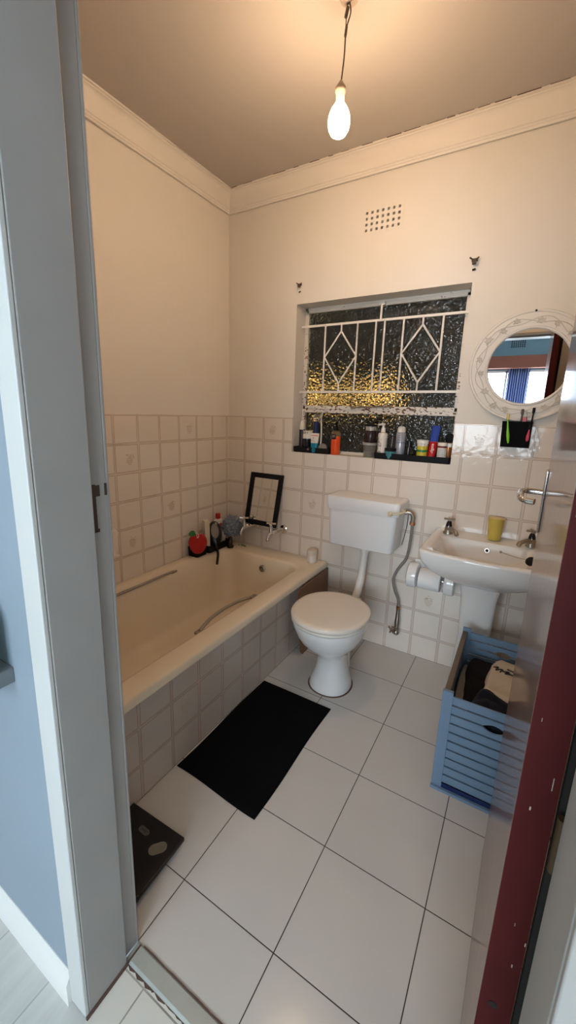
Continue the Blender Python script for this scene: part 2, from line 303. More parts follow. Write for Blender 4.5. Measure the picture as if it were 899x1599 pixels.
# ------------------------------------------------------------------ mesh builder
class MB:
    def __init__(s): s.v = []; s.f = []; s.m = []
    def add(s, vs, fs, m=0):
        o = len(s.v); s.v += [tuple(v) for v in vs]; s.f += [tuple(i+o for i in f) for f in fs]; s.m += [m]*len(fs); return s
    def box(s, x0, x1, y0, y1, z0, z1, m=0):
        return s.add([(x0, y0, z0), (x1, y0, z0), (x1, y1, z0), (x0, y1, z0), (x0, y0, z1), (x1, y0, z1), (x1, y1, z1), (x0, y1, z1)],
                     [(0, 3, 2, 1), (4, 5, 6, 7), (0, 1, 5, 4), (1, 2, 6, 5), (2, 3, 7, 6), (3, 0, 4, 7)], m)
    def obox(s, c, u, v, w_, m=0):
        c, u, v, w_ = map(Vector, (c, u, v, w_)); vs = []
        for k in (-1, 1):
            for i, j in ((-1, -1), (1, -1), (1, 1), (-1, 1)): vs.append(c+u*i+v*j+w_*k)
        return s.add(vs, [(0, 3, 2, 1), (4, 5, 6, 7), (0, 1, 5, 4), (1, 2, 6, 5), (2, 3, 7, 6), (3, 0, 4, 7)], m)
    def loft(s, rings, m=0, cap0=True, cap1=True, closed=True):
        n = len(rings[0]); assert all(len(r_) == n for r_ in rings), 'ring sizes'
        vs = [p for r in rings for p in r]; fs = []
        for k in range(len(rings)-1):
            for i in range(n if closed else n-1):
                j = (i+1) % n; fs.append((k*n+i, k*n+j, (k+1)*n+j, (k+1)*n+i))
        if cap0: fs.append(tuple(reversed(range(n))))
        if cap1: fs.append(tuple((len(rings)-1)*n+i for i in range(n)))
        return s.add(vs, fs, m)
    def lathe(s, prof, c=(0, 0, 0), axis=(0, 0, 1), seg=24, m=0, sx=1.0):
        q = Vector((0, 0, 1)).rotation_difference(Vector(axis).normalized()); c = Vector(c); rings = []
        for r, z in prof:
            r = max(r, 1e-5); rings.append([c+q@Vector((r*sx*math.cos(2*PI*i/seg), r*math.sin(2*PI*i/seg), z)) for i in range(seg)])
        return s.loft(rings, m)
    def tube(s, pts, r, seg=10, m=0, cap=True):
        pts = [Vector(p) for p in pts]; n = len(pts); rs = r if isinstance(r, (list, tuple)) else [r]*n; rings = []
        t0 = (pts[1]-pts[0]).normalized(); up = Vector((0, 0, 1)) if abs(t0.z) < 0.9 else Vector((1, 0, 0)); nrm = t0.cross(up).normalized()
        for i, p in enumerate(pts):
            t = (pts[min(i+1, n-1)]-pts[max(i-1, 0)]).normalized()
            nrm = (nrm-t*nrm.dot(t)).normalized(); bn = t.cross(nrm)
            rings.append([p+(nrm*math.cos(2*PI*k/seg)+bn*math.sin(2*PI*k/seg))*rs[i] for k in range(seg)])
        return s.loft(rings, m, cap, cap)
    def prism(s, poly, plane, a, b, m=0):
        def P3(p, d): return {'xy': (p[0], p[1], d), 'xz': (p[0], d, p[1]), 'yz': (d, p[0], p[1])}[plane]
        n = len(poly); vs = [P3(p, a) for p in poly]+[P3(p, b) for p in poly]
        fs = [tuple(range(n)), tuple(reversed(range(n, 2*n)))]+[(i, i+n, (i+1) % n+n, (i+1) % n) for i in range(n)]
        return s.add(vs, fs, m)
    def sphere(s, c, r, sc=(1, 1, 1), seg=20, m=0):
        pr = [(max(1e-5, math.sin(PI*i/12))*1, -math.cos(PI*i/12)) for i in range(13)]
        c = Vector(c); rings = [[c+Vector((a*r*sc[0]*math.cos(2*PI*i/seg), a*r*sc[1]*math.sin(2*PI*i/seg), z*r*sc[2])) for i in range(seg)] for a, z in pr]
        return s.loft(rings, m)
    def build(s, name, mats, parent=None, bevel=0.0, angle=40, smooth=True, bseg=2):
        me = bpy.data.meshes.new(name); me.from_pydata(s.v, [], s.f); me.update()
        if not isinstance(mats, (list, tuple)): mats = [mats]
        for x in mats: me.materials.append(M[x] if isinstance(x, str) else x)
        me.polygons.foreach_set('material_index', s.m)
        import bmesh
        bm = bmesh.new(); bm.from_mesh(me); bmesh.ops.recalc_face_normals(bm, faces=bm.faces); bm.to_mesh(me); bm.free()
        if smooth:
            me.polygons.foreach_set('use_smooth', [True]*len(me.polygons)); me.set_sharp_from_angle(angle=math.radians(angle))
        o = bpy.data.objects.new(name, me); COL.objects.link(o)
        if bevel > 0:
            b = o.modifiers.new('bevel', 'BEVEL'); b.width = bevel; b.segments = bseg; b.limit_method = 'ANGLE'; b.angle_limit = math.radians(35)
        if parent is not None:
            o.parent = parent
            if parent.type == 'EMPTY': o.location = -parent.location
        return o

def thing(name, loc, label, cat, group=None):
    o = bpy.data.objects.new(name, None); COL.objects.link(o); o.location = loc; o.empty_display_size = 0.05
    return tag(o, label, cat, group)
def tag(o, label, cat, group=None, kind=None):
    o['label'] = label; o['category'] = cat
    if group: o['group'] = group
    if kind: o['kind'] = kind
    return o
def struct(o, label=None):
    o['kind'] = 'structure'
    if label: o['label'] = label
    return o
def rrect(cx, cy, hw, hd, r, z, n=8):
    pts = []; r = min(r, hw*0.999, hd*0.999)
    for qx, qy, a0 in ((1, 1, 0), (-1, 1, 90), (-1, -1, 180), (1, -1, 270)):
        for i in range(n+1):
            a = math.radians(a0+90*i/n); pts.append((cx+qx*(hw-r)+r*math.cos(a), cy+qy*(hd-r)+r*math.sin(a), z))
    return pts
def arc(pts, n=8):
    """Catmull-Rom through points"""
    p = [Vector(a) for a in pts]; p = [p[0]*2-p[1]]+p+[p[-1]*2-p[-2]]; out = []
    for i in range(1, len(p)-2):
        for k in range(n):
            t = k/n; a, b, c, d = p[i-1:i+3]
            out.append(0.5*((2*b)+(c-a)*t+(2*a-5*b+4*c-d)*t*t+(-a+3*b-3*c+d)*t**3))
    out.append(p[-2]); return out
def text_part(txt, size, loc, rot, m, parent, name='lettering', depth=0.0003, align='CENTER'):
    cu = bpy.data.curves.new(name, 'FONT'); cu.body = txt; cu.size = size; cu.extrude = depth; cu.align_x = align; cu.align_y = 'CENTER'; cu.resolution_u = 3
    t = bpy.data.objects.new(name, cu); COL.objects.link(t); t.matrix_world = Matrix.Translation(loc)@Euler(rot).to_matrix().to_4x4()
    bpy.context.view_layer.update()
    dg = bpy.context.evaluated_depsgraph_get(); me = bpy.data.meshes.new_from_object(t.evaluated_get(dg)); me.transform(t.matrix_world)
    bpy.data.objects.remove(t); me.materials.clear(); me.materials.append(M[m])
    o = bpy.data.objects.new(name, me); COL.objects.link(o); o.parent = parent
    if parent.type == 'EMPTY': o.location = -parent.location
    return o
def wrap(o, cx, cy, r):
    """bend flat lettering (built in the plane y = const facing -y) round an upright cylinder"""
    off = o.parent.location*0
    for v in o.data.vertices:
        a = (v.co.x-cx)/r; ex = r-(v.co.y-(cy-r)); v.co.x = cx+ex*math.sin(a); v.co.y = cy-ex*math.cos(a)

# ================================================================== ROOM
XR = 2.32; YF = -1.7635; YH = -1.905; CZ = 2.69
OX0, OX1, OZ0, OZ1 = 0.505, 1.456, 1.140, 2.012      # bathroom window opening
VX0, VX1, VZ0, VZ1 = 0.893, 1.092, 2.316, 2.424      # air brick
DX0, DX1, DZ = 1.09, 1.867, 2.035                    # door opening

def motif(mb, u, v, mk, m):
    """a small raised basket of flowers; mk maps (du,dv,thickness) to a box"""
    R = 0.0011
    for du, dv, w_, h_ in ((-.022, -.002, .044, .0025), (-.020, -.013, .040, .002), (-.016, -.024, .032, .002), (-.010, -.034, .020, .003)):
        mk(mb, u+du, v+dv, w_, h_, m)
    for i in range(6): mk(mb, u-.019+i*.0068, v-.033+abs(i-2.5)*.003, .0018, .030-abs(i-2.5)*.003, m)
    rnd = random.Random(int(u*1000)+int(v*777))
    for i in range(16):
        a = rnd.uniform(0, PI); r_ = rnd.uniform(.004, .026); s_ = rnd.uniform(.004, .009)
        mk(mb, u+r_*math.cos(a)*1.1-s_/2, v+.004+r_*math.sin(a)-s_/2, s_, s_*.55, m)
def mk_back(mb, u, v, w_, h_, m): mb.box(u, u+w_, -.0009, .0003, v, v+h_, m)
def mk_left(mb, u, v, w_, h_, m): mb.box(-.0003, .0009, u, u+w_, v, v+h_, m)
def mk_tub(mb, u, v, w_, h_, m): mb.box(.7607, .7619, u, u+w_, v, v+h_, m)

# back wall: plaster + tiles
b = MB(); T = 0.16; p0 = 0.005
xs = [0, VX0, VX1, 99]
b.box(-.15, OX0, p0, T, 0, CZ); b.box(OX1, XR+.15, p0, T, 0, CZ)
b.box(OX0, OX1, p0, T, 0, OZ0); b.box(OX0, OX1, p0, T, OZ1, VZ0)
b.box(OX0, VX0, p0, T, VZ0, VZ1); b.box(VX1, OX1, p0, T, VZ0, VZ1); b.box(OX0, OX1, p0, T, VZ1, CZ)
b.box(-.1, OX0, 0, p0, 0, HT, 1); b.box(OX1, XR+.1, 0, p0, 0, HT, 1); b.box(OX0, OX1, 0, p0, 0, OZ0, 1)
for a_, k_ in ((10.5, .5), (9.5, 6.5), (2.45, .5), (4.5, 3.5)):
    motif(b, -0.016+a_*P, HT-k_*P, mk_back, 2)
struct(b.build('wall_back', ['paint', 'tile_xz', 'decor'], smooth=False), 'cream upper wall over glossy cream tiles, holding the barred window')
b = MB(); b.box(-.16, -p0, YF-.0, T, 0, CZ); b.box(-p0, 0, YF, 0, 0, HT, 1)
for a_, k_ in ((2.42, .5), (5.4, 1.5), (3.5, 3.5), (5.45, 4.5)):
    motif(b, -.0254-a_*P, HT-k_*P, mk_left, 2)
struct(b.build('wall_left', ['paint', 'tile_yz', 'decor'], smooth=False), 'warm cream wall above tiled band beside the bath')
b = MB(); b.box(XR, XR+.15, YF, T, 0, CZ); struct(b.build('wall_right', 'paint', smooth=False))
b = MB()
b.box(-.16, DX0-.03, YH, YF, 0, CZ); b.box(DX1+.03, 3.6, YH, YF, 0, CZ); b.box(DX0-.03, DX1+.03, YH, YF, DZ+.03, CZ)
e_ = .004
b.box(-2.0, DX0-.03, YH-e_, YH, 0, CZ, 1); b.box(DX1+.03, 3.6, YH-e_, YH, 0, CZ, 1); b.box(DX0-.03, DX1+.03, YH-e_, YH, DZ+.03, CZ, 1)
struct(b.build('wall_front', ['paint', 'blue'], smooth=False), 'wall with the doorway, painted blue grey on the bedroom side')
b = MB(); b.box(0, XR, -1.757, 0, -.05, 0); struct(b.build('floor', 'floor', smooth=False), 'large off white square floor tiles with thin dark grout')
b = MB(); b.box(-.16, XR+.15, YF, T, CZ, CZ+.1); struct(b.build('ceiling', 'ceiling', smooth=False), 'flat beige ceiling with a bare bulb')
# cornice
def cornice_prof():
    D, H_ = 0.062, 0.112; pr = [(0, CZ-H_), (.010, CZ-H_), (.012, CZ-H_+.008), (.016, CZ-H_+.010), (.017, CZ-H_+.017), (.022, CZ-H_+.020)]
    for i in range(1, 9):
        a = PI/2*i/9; pr.append((.022+(D-.034)*(1-math.cos(a)), CZ-H_+.020+(H_-.034)*math.sin(a)))
    pr += [(D-.010, CZ-.013), (D-.009, CZ-.009), (D, CZ-.008), (D, CZ), (0, CZ)]; return pr
cp = cornice_prof()
b = MB(); b.loft([[(d, -d, z) for d, z in cp], [(XR-d, -d, z) for d, z in cp]]); 
o = struct(b.build('trim_1', 'cornice', angle=25), 'white coved cornice above the window wall')
b = MB(); b.loft([[(d, YF+d, z) for d, z in cp], [(d, -d, z) for d, z in cp]])
struct(b.build('trim_2', 'cornice', angle=25), 'white coved cornice along the left wall')
# dirt crack where cornice meets the ceiling
b = MB()
rnd = random.Random(3); x_ = 0.07
while x_ < XR-.1:
    L_ = rnd.uniform(.02, .09); g_ = rnd.uniform(.0008, .0028)
    if x_ > .35 or rnd.random() < .5: b.box(x_, x_+L_, -.064, -.060, CZ-g_, CZ-.0001)
    x_ += L_+rnd.uniform(0, .03 if x_ > .9 else .08)
struct(b.build('trim_3', 'grime', smooth=False), 'thin brown crack between ceiling and cornice')

# bathroom window
W = bpy.data.objects.new('window_1', None); COL.objects.link(W); W.location = (0.98, 0.13, OZ0); struct(W, 'rusty white steel window with obscured glass')
b = MB(); y0, y1 = .118, .150
b.box(OX0, OX0+.022, y0, y1, OZ0, OZ1); b.box(OX1-.022, OX1, y0, y1, OZ0, OZ1)
b.box(OX0, OX1, y0, y1, OZ1-.020, OZ1); b.box(OX0, OX1, y0+.003, y1, OZ0, OZ0+.014); b.box(OX0, OX1, y0-.004, y1, 1.388, 1.414)
b.build('window_frame', 'rust_paint', W, bevel=.002)
b = MB(); y0, y1 = .108, .128; s0, s1, t0, t1 = OX0+.012, OX1-.012, 1.410, OZ1-.014
b.box(s0, s0+.018, y0, y1, t0, t1); b.box(s1-.018, s1, y0, y1, t0, t1); b.box(s0, s1, y0, y1, t1-.018, t1); b.box(s0, s1, y0, y1, t0, t0+.022)
sash = b.build('sash_frame', 'rust_paint', W, bevel=.002)
b = MB(); b.tube([(.86, .104, 1.425), (1.06, .103, 1.430)], .004, 8); b.tube([(1.06, .104, 1.430), (1.10, .098, 1.442)], .005, 8); b.box(.845, .875, .100, .110, 1.415, 1.433)
b.build('window_stay', 'chrome_old_shaded', W)
b = MB(); b.box(s0+.01, s1-.01, .1185, .1225, t0+.01, t1-.01); b.build('upper_pane', 'obscured', W, smooth=False)
b = MB(); b.box(OX0+.01, OX1-.01, .134, .138, OZ0+.005, 1.395); b.build('lower_pane', 'obscured', W, smooth=False)

# burglar grille
G = thing('window_grille', (0.98, .075, 1.5), 'white painted bar grille with two diamonds across the bathroom window', 'window bars')
y = .075; r = .0052
b = MB()
for z in (1.897, 1.513): b.box(OX0+.002, OX1-.002, y-.004, y+.004, z-.006, z+.006)
b.build('rail', 'white_metal', G)
for x_ in (.667, .868, .976, 1.025, 1.129, 1.331):
    b = MB(); b.tube([(x_, y, 1.513), (x_, y, 1.897)], r, 8); b.build('upright_bar', 'white_metal', G)
for c_, hw in ((.769, .1), (1.230, .1)):
    b = MB()
    b.tube([(c_, y, 1.897), (c_, y, 1.855), (c_-hw, y, 1.715), (c_, y, 1.563), (c_, y, 1.513)], r, 8)
    b.tube([(c_, y-.001, 1.856), (c_+hw, y, 1.715), (c_, y-.001, 1.562)], r, 8)
    b.build('diamond', 'white_metal', G)
b = MB(); b.tube([(1.0, y, 1.897), (1.0, y+.002, 1.985)], .006, 8); b.box(.985, 1.015, y, .118, 1.975, 1.993); b.build('top_stay', 'white_metal', G)

# air brick
A = thing('air_vent', ((VX0+VX1)/2, 0, VZ0), 'white air brick of small square holes high above the window', 'vent')
b = MB(); NX, NZ = 7, 4; sx_ = (VX1-VX0)/NX; sz_ = (VZ1-VZ0)/NZ; yb = .004
for i in range(NX+1):
    xx = VX0+i*sx_; b.box(xx-.0085, xx+.0085, yb, .03, VZ0-.004, VZ1+.004)
for j in range(NZ+1):
    zz = VZ0+j*sz_; b.box(VX0-.004, VX1+.004, yb+.0004, .029, zz-.0072, zz+.0072)
b.build('vent_grid', 'paint', A, smooth=False)
b = MB(); b.box(VX0-.002, VX1+.002, .0305, .040, VZ0-.002, VZ1+.002); b.build('vent_shade_plate', 'dark', A, smooth=False)  # dark plate added behind the grid for the shade inside the holes

# curtain rail brackets
for i, (x_, z_, lab) in enumerate(((.523, 2.112, 'small rusty curtain bracket remnant at the upper left of the window'), (1.456, 2.100, 'small rusty curtain bracket remnant right of the window top, under the vent side'))):
    t = thing('curtain_bracket', (x_, 0, z_), lab, 'bracket', None)
    s = 1.0 if i else .8
    b = MB(); b.box(x_-.013*s, x_+.013*s, -.006, .004, z_, z_+.012*s); b.tube([(x_-.011*s, -.004, z_+.010*s), (x_-.021*s, -.013, z_+.016*s)], .0035*s, 8); b.tube([(x_+.010*s, -.004, z_+.010*s), (x_+.018*s, -.010, z_+.013*s)], .0035*s, 8)
    b.build('bracket_plate', 'metal_dark', t)
    b = MB(); b.box(x_-.008*s, x_+.008*s, -.016, -.004, z_-.014*s, z_+.006*s); b.build('bracket_tongue', 'metal_dark', t)
    b = MB(); b.tube([(x_-.006*s, -.001, z_-.036), (x_+.008*s, -.001, z_-.033)], .0045*s, 8); b.build('screw_hole', 'dark', t)

# ================================================================== DOOR FRAME + DOOR
def side_frame(sgn, X):
    """sgn=+1: material lies to -x of X (left jamb)"""
    b = MB(); d = -sgn
    def bx(xa, xb, *r_): b.box(min(xa, xb), max(xa, xb), *r_)
    bx(X+d*.03, X, YH-.002, -1.802, 0, DZ)              # jamb face
    bx(X+d*.03, X+d*.012, -1.803, YF+.001, 0, DZ+.012)   # rebate
    bx(X+d*.045, X+d*.012, YF, YF+.008, 0, DZ+.045)
    return b
FR = bpy.data.objects.new('trim_4', None); COL.objects.link(FR); FR.location = (1.09, -1.85, 0); struct(FR, 'grey painted steel door frame with an outer edge paled for the daylight on it')
o = side_frame(1, DX0).build('left_jamb', 'steel_paint', FR, bevel=.0025)
for n_, xa, xb in ((0, DX0-.057, DX0-.0005), (1, DX1+.0005, DX1+.057)):
    b = MB(); b.box(xa, xb, YH-.012, YH-.0025, 0, DZ+.055); o = b.build('architrave_edge', 'steel_paint' if n_ else 'lip_daylit', FR, bevel=.002); o['label'] = 'grey outer edge of the door frame' if n_ else 'outer edge of the door frame, paled for the daylight on it'
side_frame(-1, DX1).build('right_jamb', 'steel_paint', FR, bevel=.0025)
b = MB(); b.box(DX0-.03, DX1+.03, YH-.002, -1.802, DZ, DZ+.03); b.box(DX0-.012, DX1+.012, -1.803, YF+.001, DZ+.012, DZ+.03); b.box(DX0-.001, DX1+.001, YH-.012, YH-.002, DZ, DZ+.056)
b.build('frame_head', 'steel_paint', FR, bevel=.0025)
b = MB(); b.box(1.8685, 1.915, -1.7625, -1.752, 0, DZ+.04); o = b.build('hinge_gap_shade', 'dark', FR); o['label'] = 'dark strip filling the hinge gap, its shadow put into the colour'  # added dark strip, stands in for the shadow between door and frame
# strike
b = MB(); b.box(DX0-.0125, DX0-.0112, -1.8005, YF, 1.055, 1.245); o = b.build('strike_plate', 'steel_paint', FR)
b = MB(); b.box(DX0-.0118, DX0-.0098, -1.8005, -1.789, 1.142, 1.238); b.box(DX0-.0118, DX0-.0098, -1.793, -1.785, 1.142, 1.149)
b.box(DX0-.0118, DX0-.0098, -1.789, -1.780, 1.214, 1.236); b.box(DX0-.0118, DX0-.0098, -1.769, -1.764, 1.214, 1.238); b.build('latch_slot', 'metal_dark', FR)

HX = 1.866; HY = -1.7635; DW = 0.745; DT = 0.039
D = bpy.data.objects.new('door_1', None); COL.objects.link(D); D.location = (HX, HY, 0); struct(D, 'dark red brown wooden door standing open into the bathroom')
ang = math.radians(-0.75)   # leaf opened a little past square
def dl(mb, name, m, **k):
    # local frame: x = across thickness (0 .. -DT is bathroom side facing bath), y = along leaf
    o = mb.build(name, m, None, **k); o.parent = D; o.rotation_euler = (0, 0, ang); return o
b = MB(); b.box(-DT, 0, .0006, DW-.0006, .012, 2.022)
dl(b, 'door_leaf', 'door', bevel=.0)
b = MB()
b.box(-DT+.0004, -.0004, -.0008, .0006, .012, 2.022); b.box(-DT+.0004, -.0004, DW-.0006, DW+.0008, .012, 2.022); dl(b, 'door_edge', 'redbrown')
b = MB(); rnd = random.Random(11)
for i in range(7):
    z_ = rnd.uniform(.62, 1.3); x_ = -rnd.uniform(.001, .012) if i % 2 else -rnd.uniform(.01, .034); b.box(x_-rnd.uniform(.0006, .0016), x_, -.0013, -.0007, z_, z_+rnd.uniform(.004, .03 if i % 2 else .006))

dl(b, 'paint_chips', 'card', smooth=False)
b = MB(); b.lathe([(0, 0), (.0055, 0), (.0055, .0006), (0, .0006)], (-.022, -.0008, .60), (0, -1, 0)); dl(b, 'knot', 'dark')
hx = -DT
hy = DW-.048
b = MB(); b.box(hx-.006, hx, hy-.019, hy+.019, 1.105, 1.262); hp = dl(b, 'handle_plate', 'chrome', bevel=.002)
b = MB()
b.tube(arc([(hx-.004, hy, 1.205), (hx-.030, hy, 1.206), (hx-.046, hy-.006, 1.206), (hx-.052, hy-.03, 1.204), (hx-.052, hy-.075, 1.203), (hx-.046, hy-.105, 1.200), (hx-.022, hy-.115, 1.199)], 6), .0075, 12)
o = b.build('door_handle', 'chrome', None); o.parent = hp
for z_ in (.90, 1.75, .25):
    b = MB(); b.box(-.001, .0015, -.028, .03, z_, z_+.1) if 0 else b.lathe([(0, 0), (.0055, 0), (.0055, .075), (0, .075)], (.006-.0, -.012, z_-.03), seg=12)
    o = b.build('hinge', 'brass', None); o.parent = D

# ================================================================== BEDROOM BEHIND
b = MB(); b.box(-2, 3.6, -5.1, YH-.0, -.06, -.012); struct(b.build('floor_bedroom', 'bedfloor', smooth=False), 'pale laminate floor of the adjoining bedroom')
b = MB(); b.box(DX0, DX1, -1.955, -1.800, -.02, -.006); struct(b.build('floor_threshold', 'hall_tile', smooth=False), 'pale tile strip under the door frame')
th = bpy.data.objects.new('trim_5', None); COL.objects.link(th); th.location = (1.3, -1.78, 0); struct(th, 'worn grey metal threshold strip in the doorway')
b = MB(); b.prism([(-1.8005, -.006), (-1.757, -.006), (-1.757, -.0005), (-1.762, .002), (-1.795, .002), (-1.8005, -.001)], 'yz', DX0-.01, DX1); b.build('strip', 'alu', th, bevel=.0008, smooth=False)
b = MB(); rnd = random.Random(5); x_ = DX0
while x_ < DX1-.03:
    L_ = rnd.uniform(.01, .04); wv = rnd.uniform(.0015, .008); b.prism([(x_, -1.8006), (x_+L_*.5, -1.8006-wv), (x_+L_, -1.8006-wv*.4), (x_+L_, -1.7995)], 'xy', -.0062, -.0048); x_ += L_*.9
for i in range(10):
    xx = DX0+.01+i*.075; b.prism([(xx, -1.7568), (xx+.03, -1.7555), (xx+.075, -1.7563), (xx+.075, -1.759), (xx, -1.759)], 'xy', -.0004, .0022)
b.build('grime', 'grime', th, smooth=False)
b = MB(); b.box(DX0-.0005, DX0+.004, YH-.012, -1.76, -.0058, .003); struct(b.build('trim_6', 'grime', smooth=False))
b = MB(); b.prism([(YH-.004, -.012), (YH-.020, -.012), (YH-.020, .055), (YH-.013, .068), (YH-.010, .072), (YH-.006, .078), (YH-.004, .078)], 'yz', -2, DX0-.057); struct(b.build('baseboard_bedroom', 'white_wood'), 'white moulded skirting below the blue grey wall')
# far window wall of the bedroom
WX0, WX1, WZ0, WZ1 = 0.62, 2.88, 0.82, 2.10
b = MB(); ya, yb_ = -5.26, -5.1
b.box(-2, WX0, ya, yb_, 0, CZ); b.box(WX1, 3.6, ya, yb_, 0, CZ); b.box(WX0, WX1, ya, yb_, 0, WZ0); b.box(WX0, WX1, ya, yb_, WZ1, CZ)
struct(b.build('wall_bedroom_far', 'blue2', smooth=False), 'dark blue bedroom wall seen in the round mirror')
b = MB(); b.box(-2.15, -2, ya, YH, -.06, CZ); struct(b.build('wall_bedroom_left', 'white_wood', smooth=False))
b = MB(); b.box(3.6, 3.75, ya, YH, -.06, CZ); struct(b.build('wall_bedroom_right', 'white_wood', smooth=False))
b = MB(); b.box(-2.15, 3.75, ya, YF, CZ, CZ+.1); struct(b.build('ceiling_bedroom', 'white_wood', smooth=False))
W2 = bpy.data.objects.new('window_2', None); COL.objects.link(W2); W2.location = (1.75, -5.1, .82); struct(W2, 'white framed bedroom window seen in the round mirror')
b = MB()
for x_ in (WX0, 1.36, 2.1, WX1-.03): b.box(x_, x_+.03, -5.15, -5.11, WZ0, WZ1)
b.box(WX0, WX1, -5.15, -5.11, WZ0, WZ0+.03); b.box(WX0, WX1, -5.15, -5.11, WZ1-.03, WZ1); b.build('window_frame', 'white_wood', W2)
b = MB(); b.box(.3, 3.1, -5.098, -4.98, 2.125, 2.30)
tag(b.build('pelmet', 'pelmet', bevel=.004), 'long brown wooden pelmet over the bedroom window, seen in the round mirror', 'pelmet')
def curtain(x0, x1, label):
    n = 60; z0, z1 = .25, 2.12; mb = MB(); ring = []
    for z_ in (z1, (z0+z1)/2, z0):
        ring.append([(x0+(x1-x0)*i/n, -5.04+.03*math.sin(i/n*(x1-x0)/.055*PI*1.0), z_) for i in range(n+1)])
    mb.loft(ring, closed=False, cap0=False, cap1=False); o = mb.build('curtain', 'curtain', angle=80)
    uv = o.data.uv_layers.new(name='UVMap')
    for p_ in o.data.polygons:
        for li in p_.loop_indices: uv.data[li].uv = ((o.data.vertices[o.data.loops[li].vertex_index].co.x-x0)*2.2, 0)
    s_ = o.modifiers.new('solid', 'SOLIDIFY'); s_.thickness = .002
    return tag(o, label, 'curtain')
curtain(1.40, 1.68, 'blue and white striped curtain hanging in the mirrored bedroom window')
t = thing('air_vent', (1.48, -5.1, 2.43), 'grey air brick above the brown pelmet, seen in the round mirror', 'vent')
b = MB(); b.box(1.38, 1.58, -5.1, -5.092, 2.425, 2.535); b.build('vent_plate', 'blue2', t)
b = MB()
for i in range(7):
    for j in range(4): b.box(1.386+i*.0278, 1.386+i*.0278+.017, -5.094, -5.0905, 2.431+j*.026, 2.431+j*.026+.017)
b.build('vent_holes', 'dark', t, smooth=False)
# shelf with bottle on the hall wall
b = MB(); b.box(.30, .940, -2.06, YH-.004, .822, .856)
tag(b.build('wall_shelf', 'greyshelf', bevel=.0015), 'grey floating shelf end at the left edge on the blue wall', 'shelf')
t = thing('glass_bottle', (.905, -1.955, .856), 'green glass bottle standing on the grey shelf at the left edge', 'bottle')
b = MB(); b.lathe([(0, 0), (.030, .0), (.034, .006), (.034, .10), (.030, .122), (.014, .145), (.011, .165), (.011, .185), (.008, .186), (.008, .16), (.028, .12), (.031, .1), (.031, .01), (0, .008)], (.905, -1.955, .8562), seg=28); b.build('bottle_glass', 'greenglass', t)
b = MB(); b.lathe([(0, 0), (.0295, 0), (.0295, .030), (0, .030)], (.905, -1.955, .867)); b.build('bottle_contents', 'ink', t)

# ================================================================== OUTSIDE THE WINDOW
b = MB(); b.box(-9, 6, T+.01, 9, -.3, -.2); struct(b.build('garden_ground', 'ground', smooth=False), 'dark garden ground outside')
def lumpy(name, x0, x1, y0, y1, z0, z1, m, label, cat, nx=40, nz=20, amp=.12, seed=0):
    rings = []
    for j in range(nz+1):
        z_ = z0+(z1-z0)*j/nz; ring = []
        for i in range(nx+1):
            x_ = x0+(x1-x0)*i/nx; ring.append((x_, y0+amp*noise.noise(Vector((x_*3, z_*3, seed))), z_+amp*.6*noise.noise(Vector((x_*4, z_*2, seed+9)))))
        for i in range(nx, -1, -1): ring.append((x0+(x1-x0)*i/nx, y1, z_))
        rings.append(ring)
    mb = MB(); mb.loft(rings); return tag(mb.build(name, m, angle=60), label, cat)
lumpy('garden_hedge', -6, .58, 2.2, 2.6, -.2, 1.52, 'hedge_dark', 'dark green hedge blurred behind the lower window glass', 'hedge', seed=1)
TR = thing('garden_tree', (-2.8, 2.25, -.2), 'dark tree canopy blurred behind the upper window glass', 'tree')
tc = lumpy('tree_canopy', -6, .58, 1.9, 2.6, 1.70, 3.7, 'hedge_dark', 'x', 'x', seed=4); del tc['label'], tc['category']; tc.parent = TR; tc.location = -TR.location
b = MB(); b.tube([(-2.8, 2.9, -.2), (-2.82, 2.86, .9), (-2.78, 2.5, 1.9)], [.12, .09, .07], 12); b.build('trunk', 'metal_dark', TR)
b = MB(); b.box(2.45, 2.6, .35, 1.90, -.2, 4.3); tag(b.build('sun_shade_wall', 'ground'), 'dark wall added outside to the right of the window to block the sun', 'wall')  # added to keep direct sun off the hedge and tree fronts
lumpy('garden_bush', .585, 5, 2.05, 2.6, -.2, 3.6, 'hedge_dark', 'dark bush blurred behind the right side of the window glass', 'bush', nx=24, seed=14)
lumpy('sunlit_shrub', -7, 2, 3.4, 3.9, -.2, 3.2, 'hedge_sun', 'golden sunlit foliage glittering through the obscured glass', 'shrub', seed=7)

# ================================================================== CEILING LIGHT
BX, BY, BZ = 1.088, -.785, 2.368
L = thing('ceiling_light', (1.10, -.787, CZ), 'bare glowing bulb hanging on a twisted flex from the ceiling', 'light')
b = MB(); b.lathe([(0, 0), (.032, 0), (.028, -.012), (.010, -.018), (0, -.018)], (1.104, -.787, CZ-.0004)); b.build('ceiling_rose', 'socket', L)
b = MB(); b.tube(arc([(1.104, -.787, CZ-.012), (1.112, -.79, CZ-.05), (1.098, -.788, CZ-.09), (1.095, -.786, CZ-.16), (BX, BY, BZ+.095)]), .0022, 8)
b.tube(arc([(1.100, -.787, CZ-.012), (1.094, -.783, CZ-.045), (1.097, -.787, CZ-.09), (1.097, -.788, CZ-.16), (BX+.001, BY, BZ+.095)]), .0018, 8)
b.tube([(1.100, -.786, CZ-.028), (1.093, -.784, CZ-.052)], .0055, 8); b.tube([(1.099, -.787, CZ-.080), (1.096, -.787, CZ-.105)], .0045, 8)
b.build('flex', 'wire', L)
b = MB(); b.lathe([(0, .062), (.004, .062), (.008, .055), (.017, .042), (.0175, .030), (.014, .022), (.0145, -.004), (.012, -.006), (0, -.006)], (BX, BY, BZ+.040)); b.build('lampholder', 'socket', L)
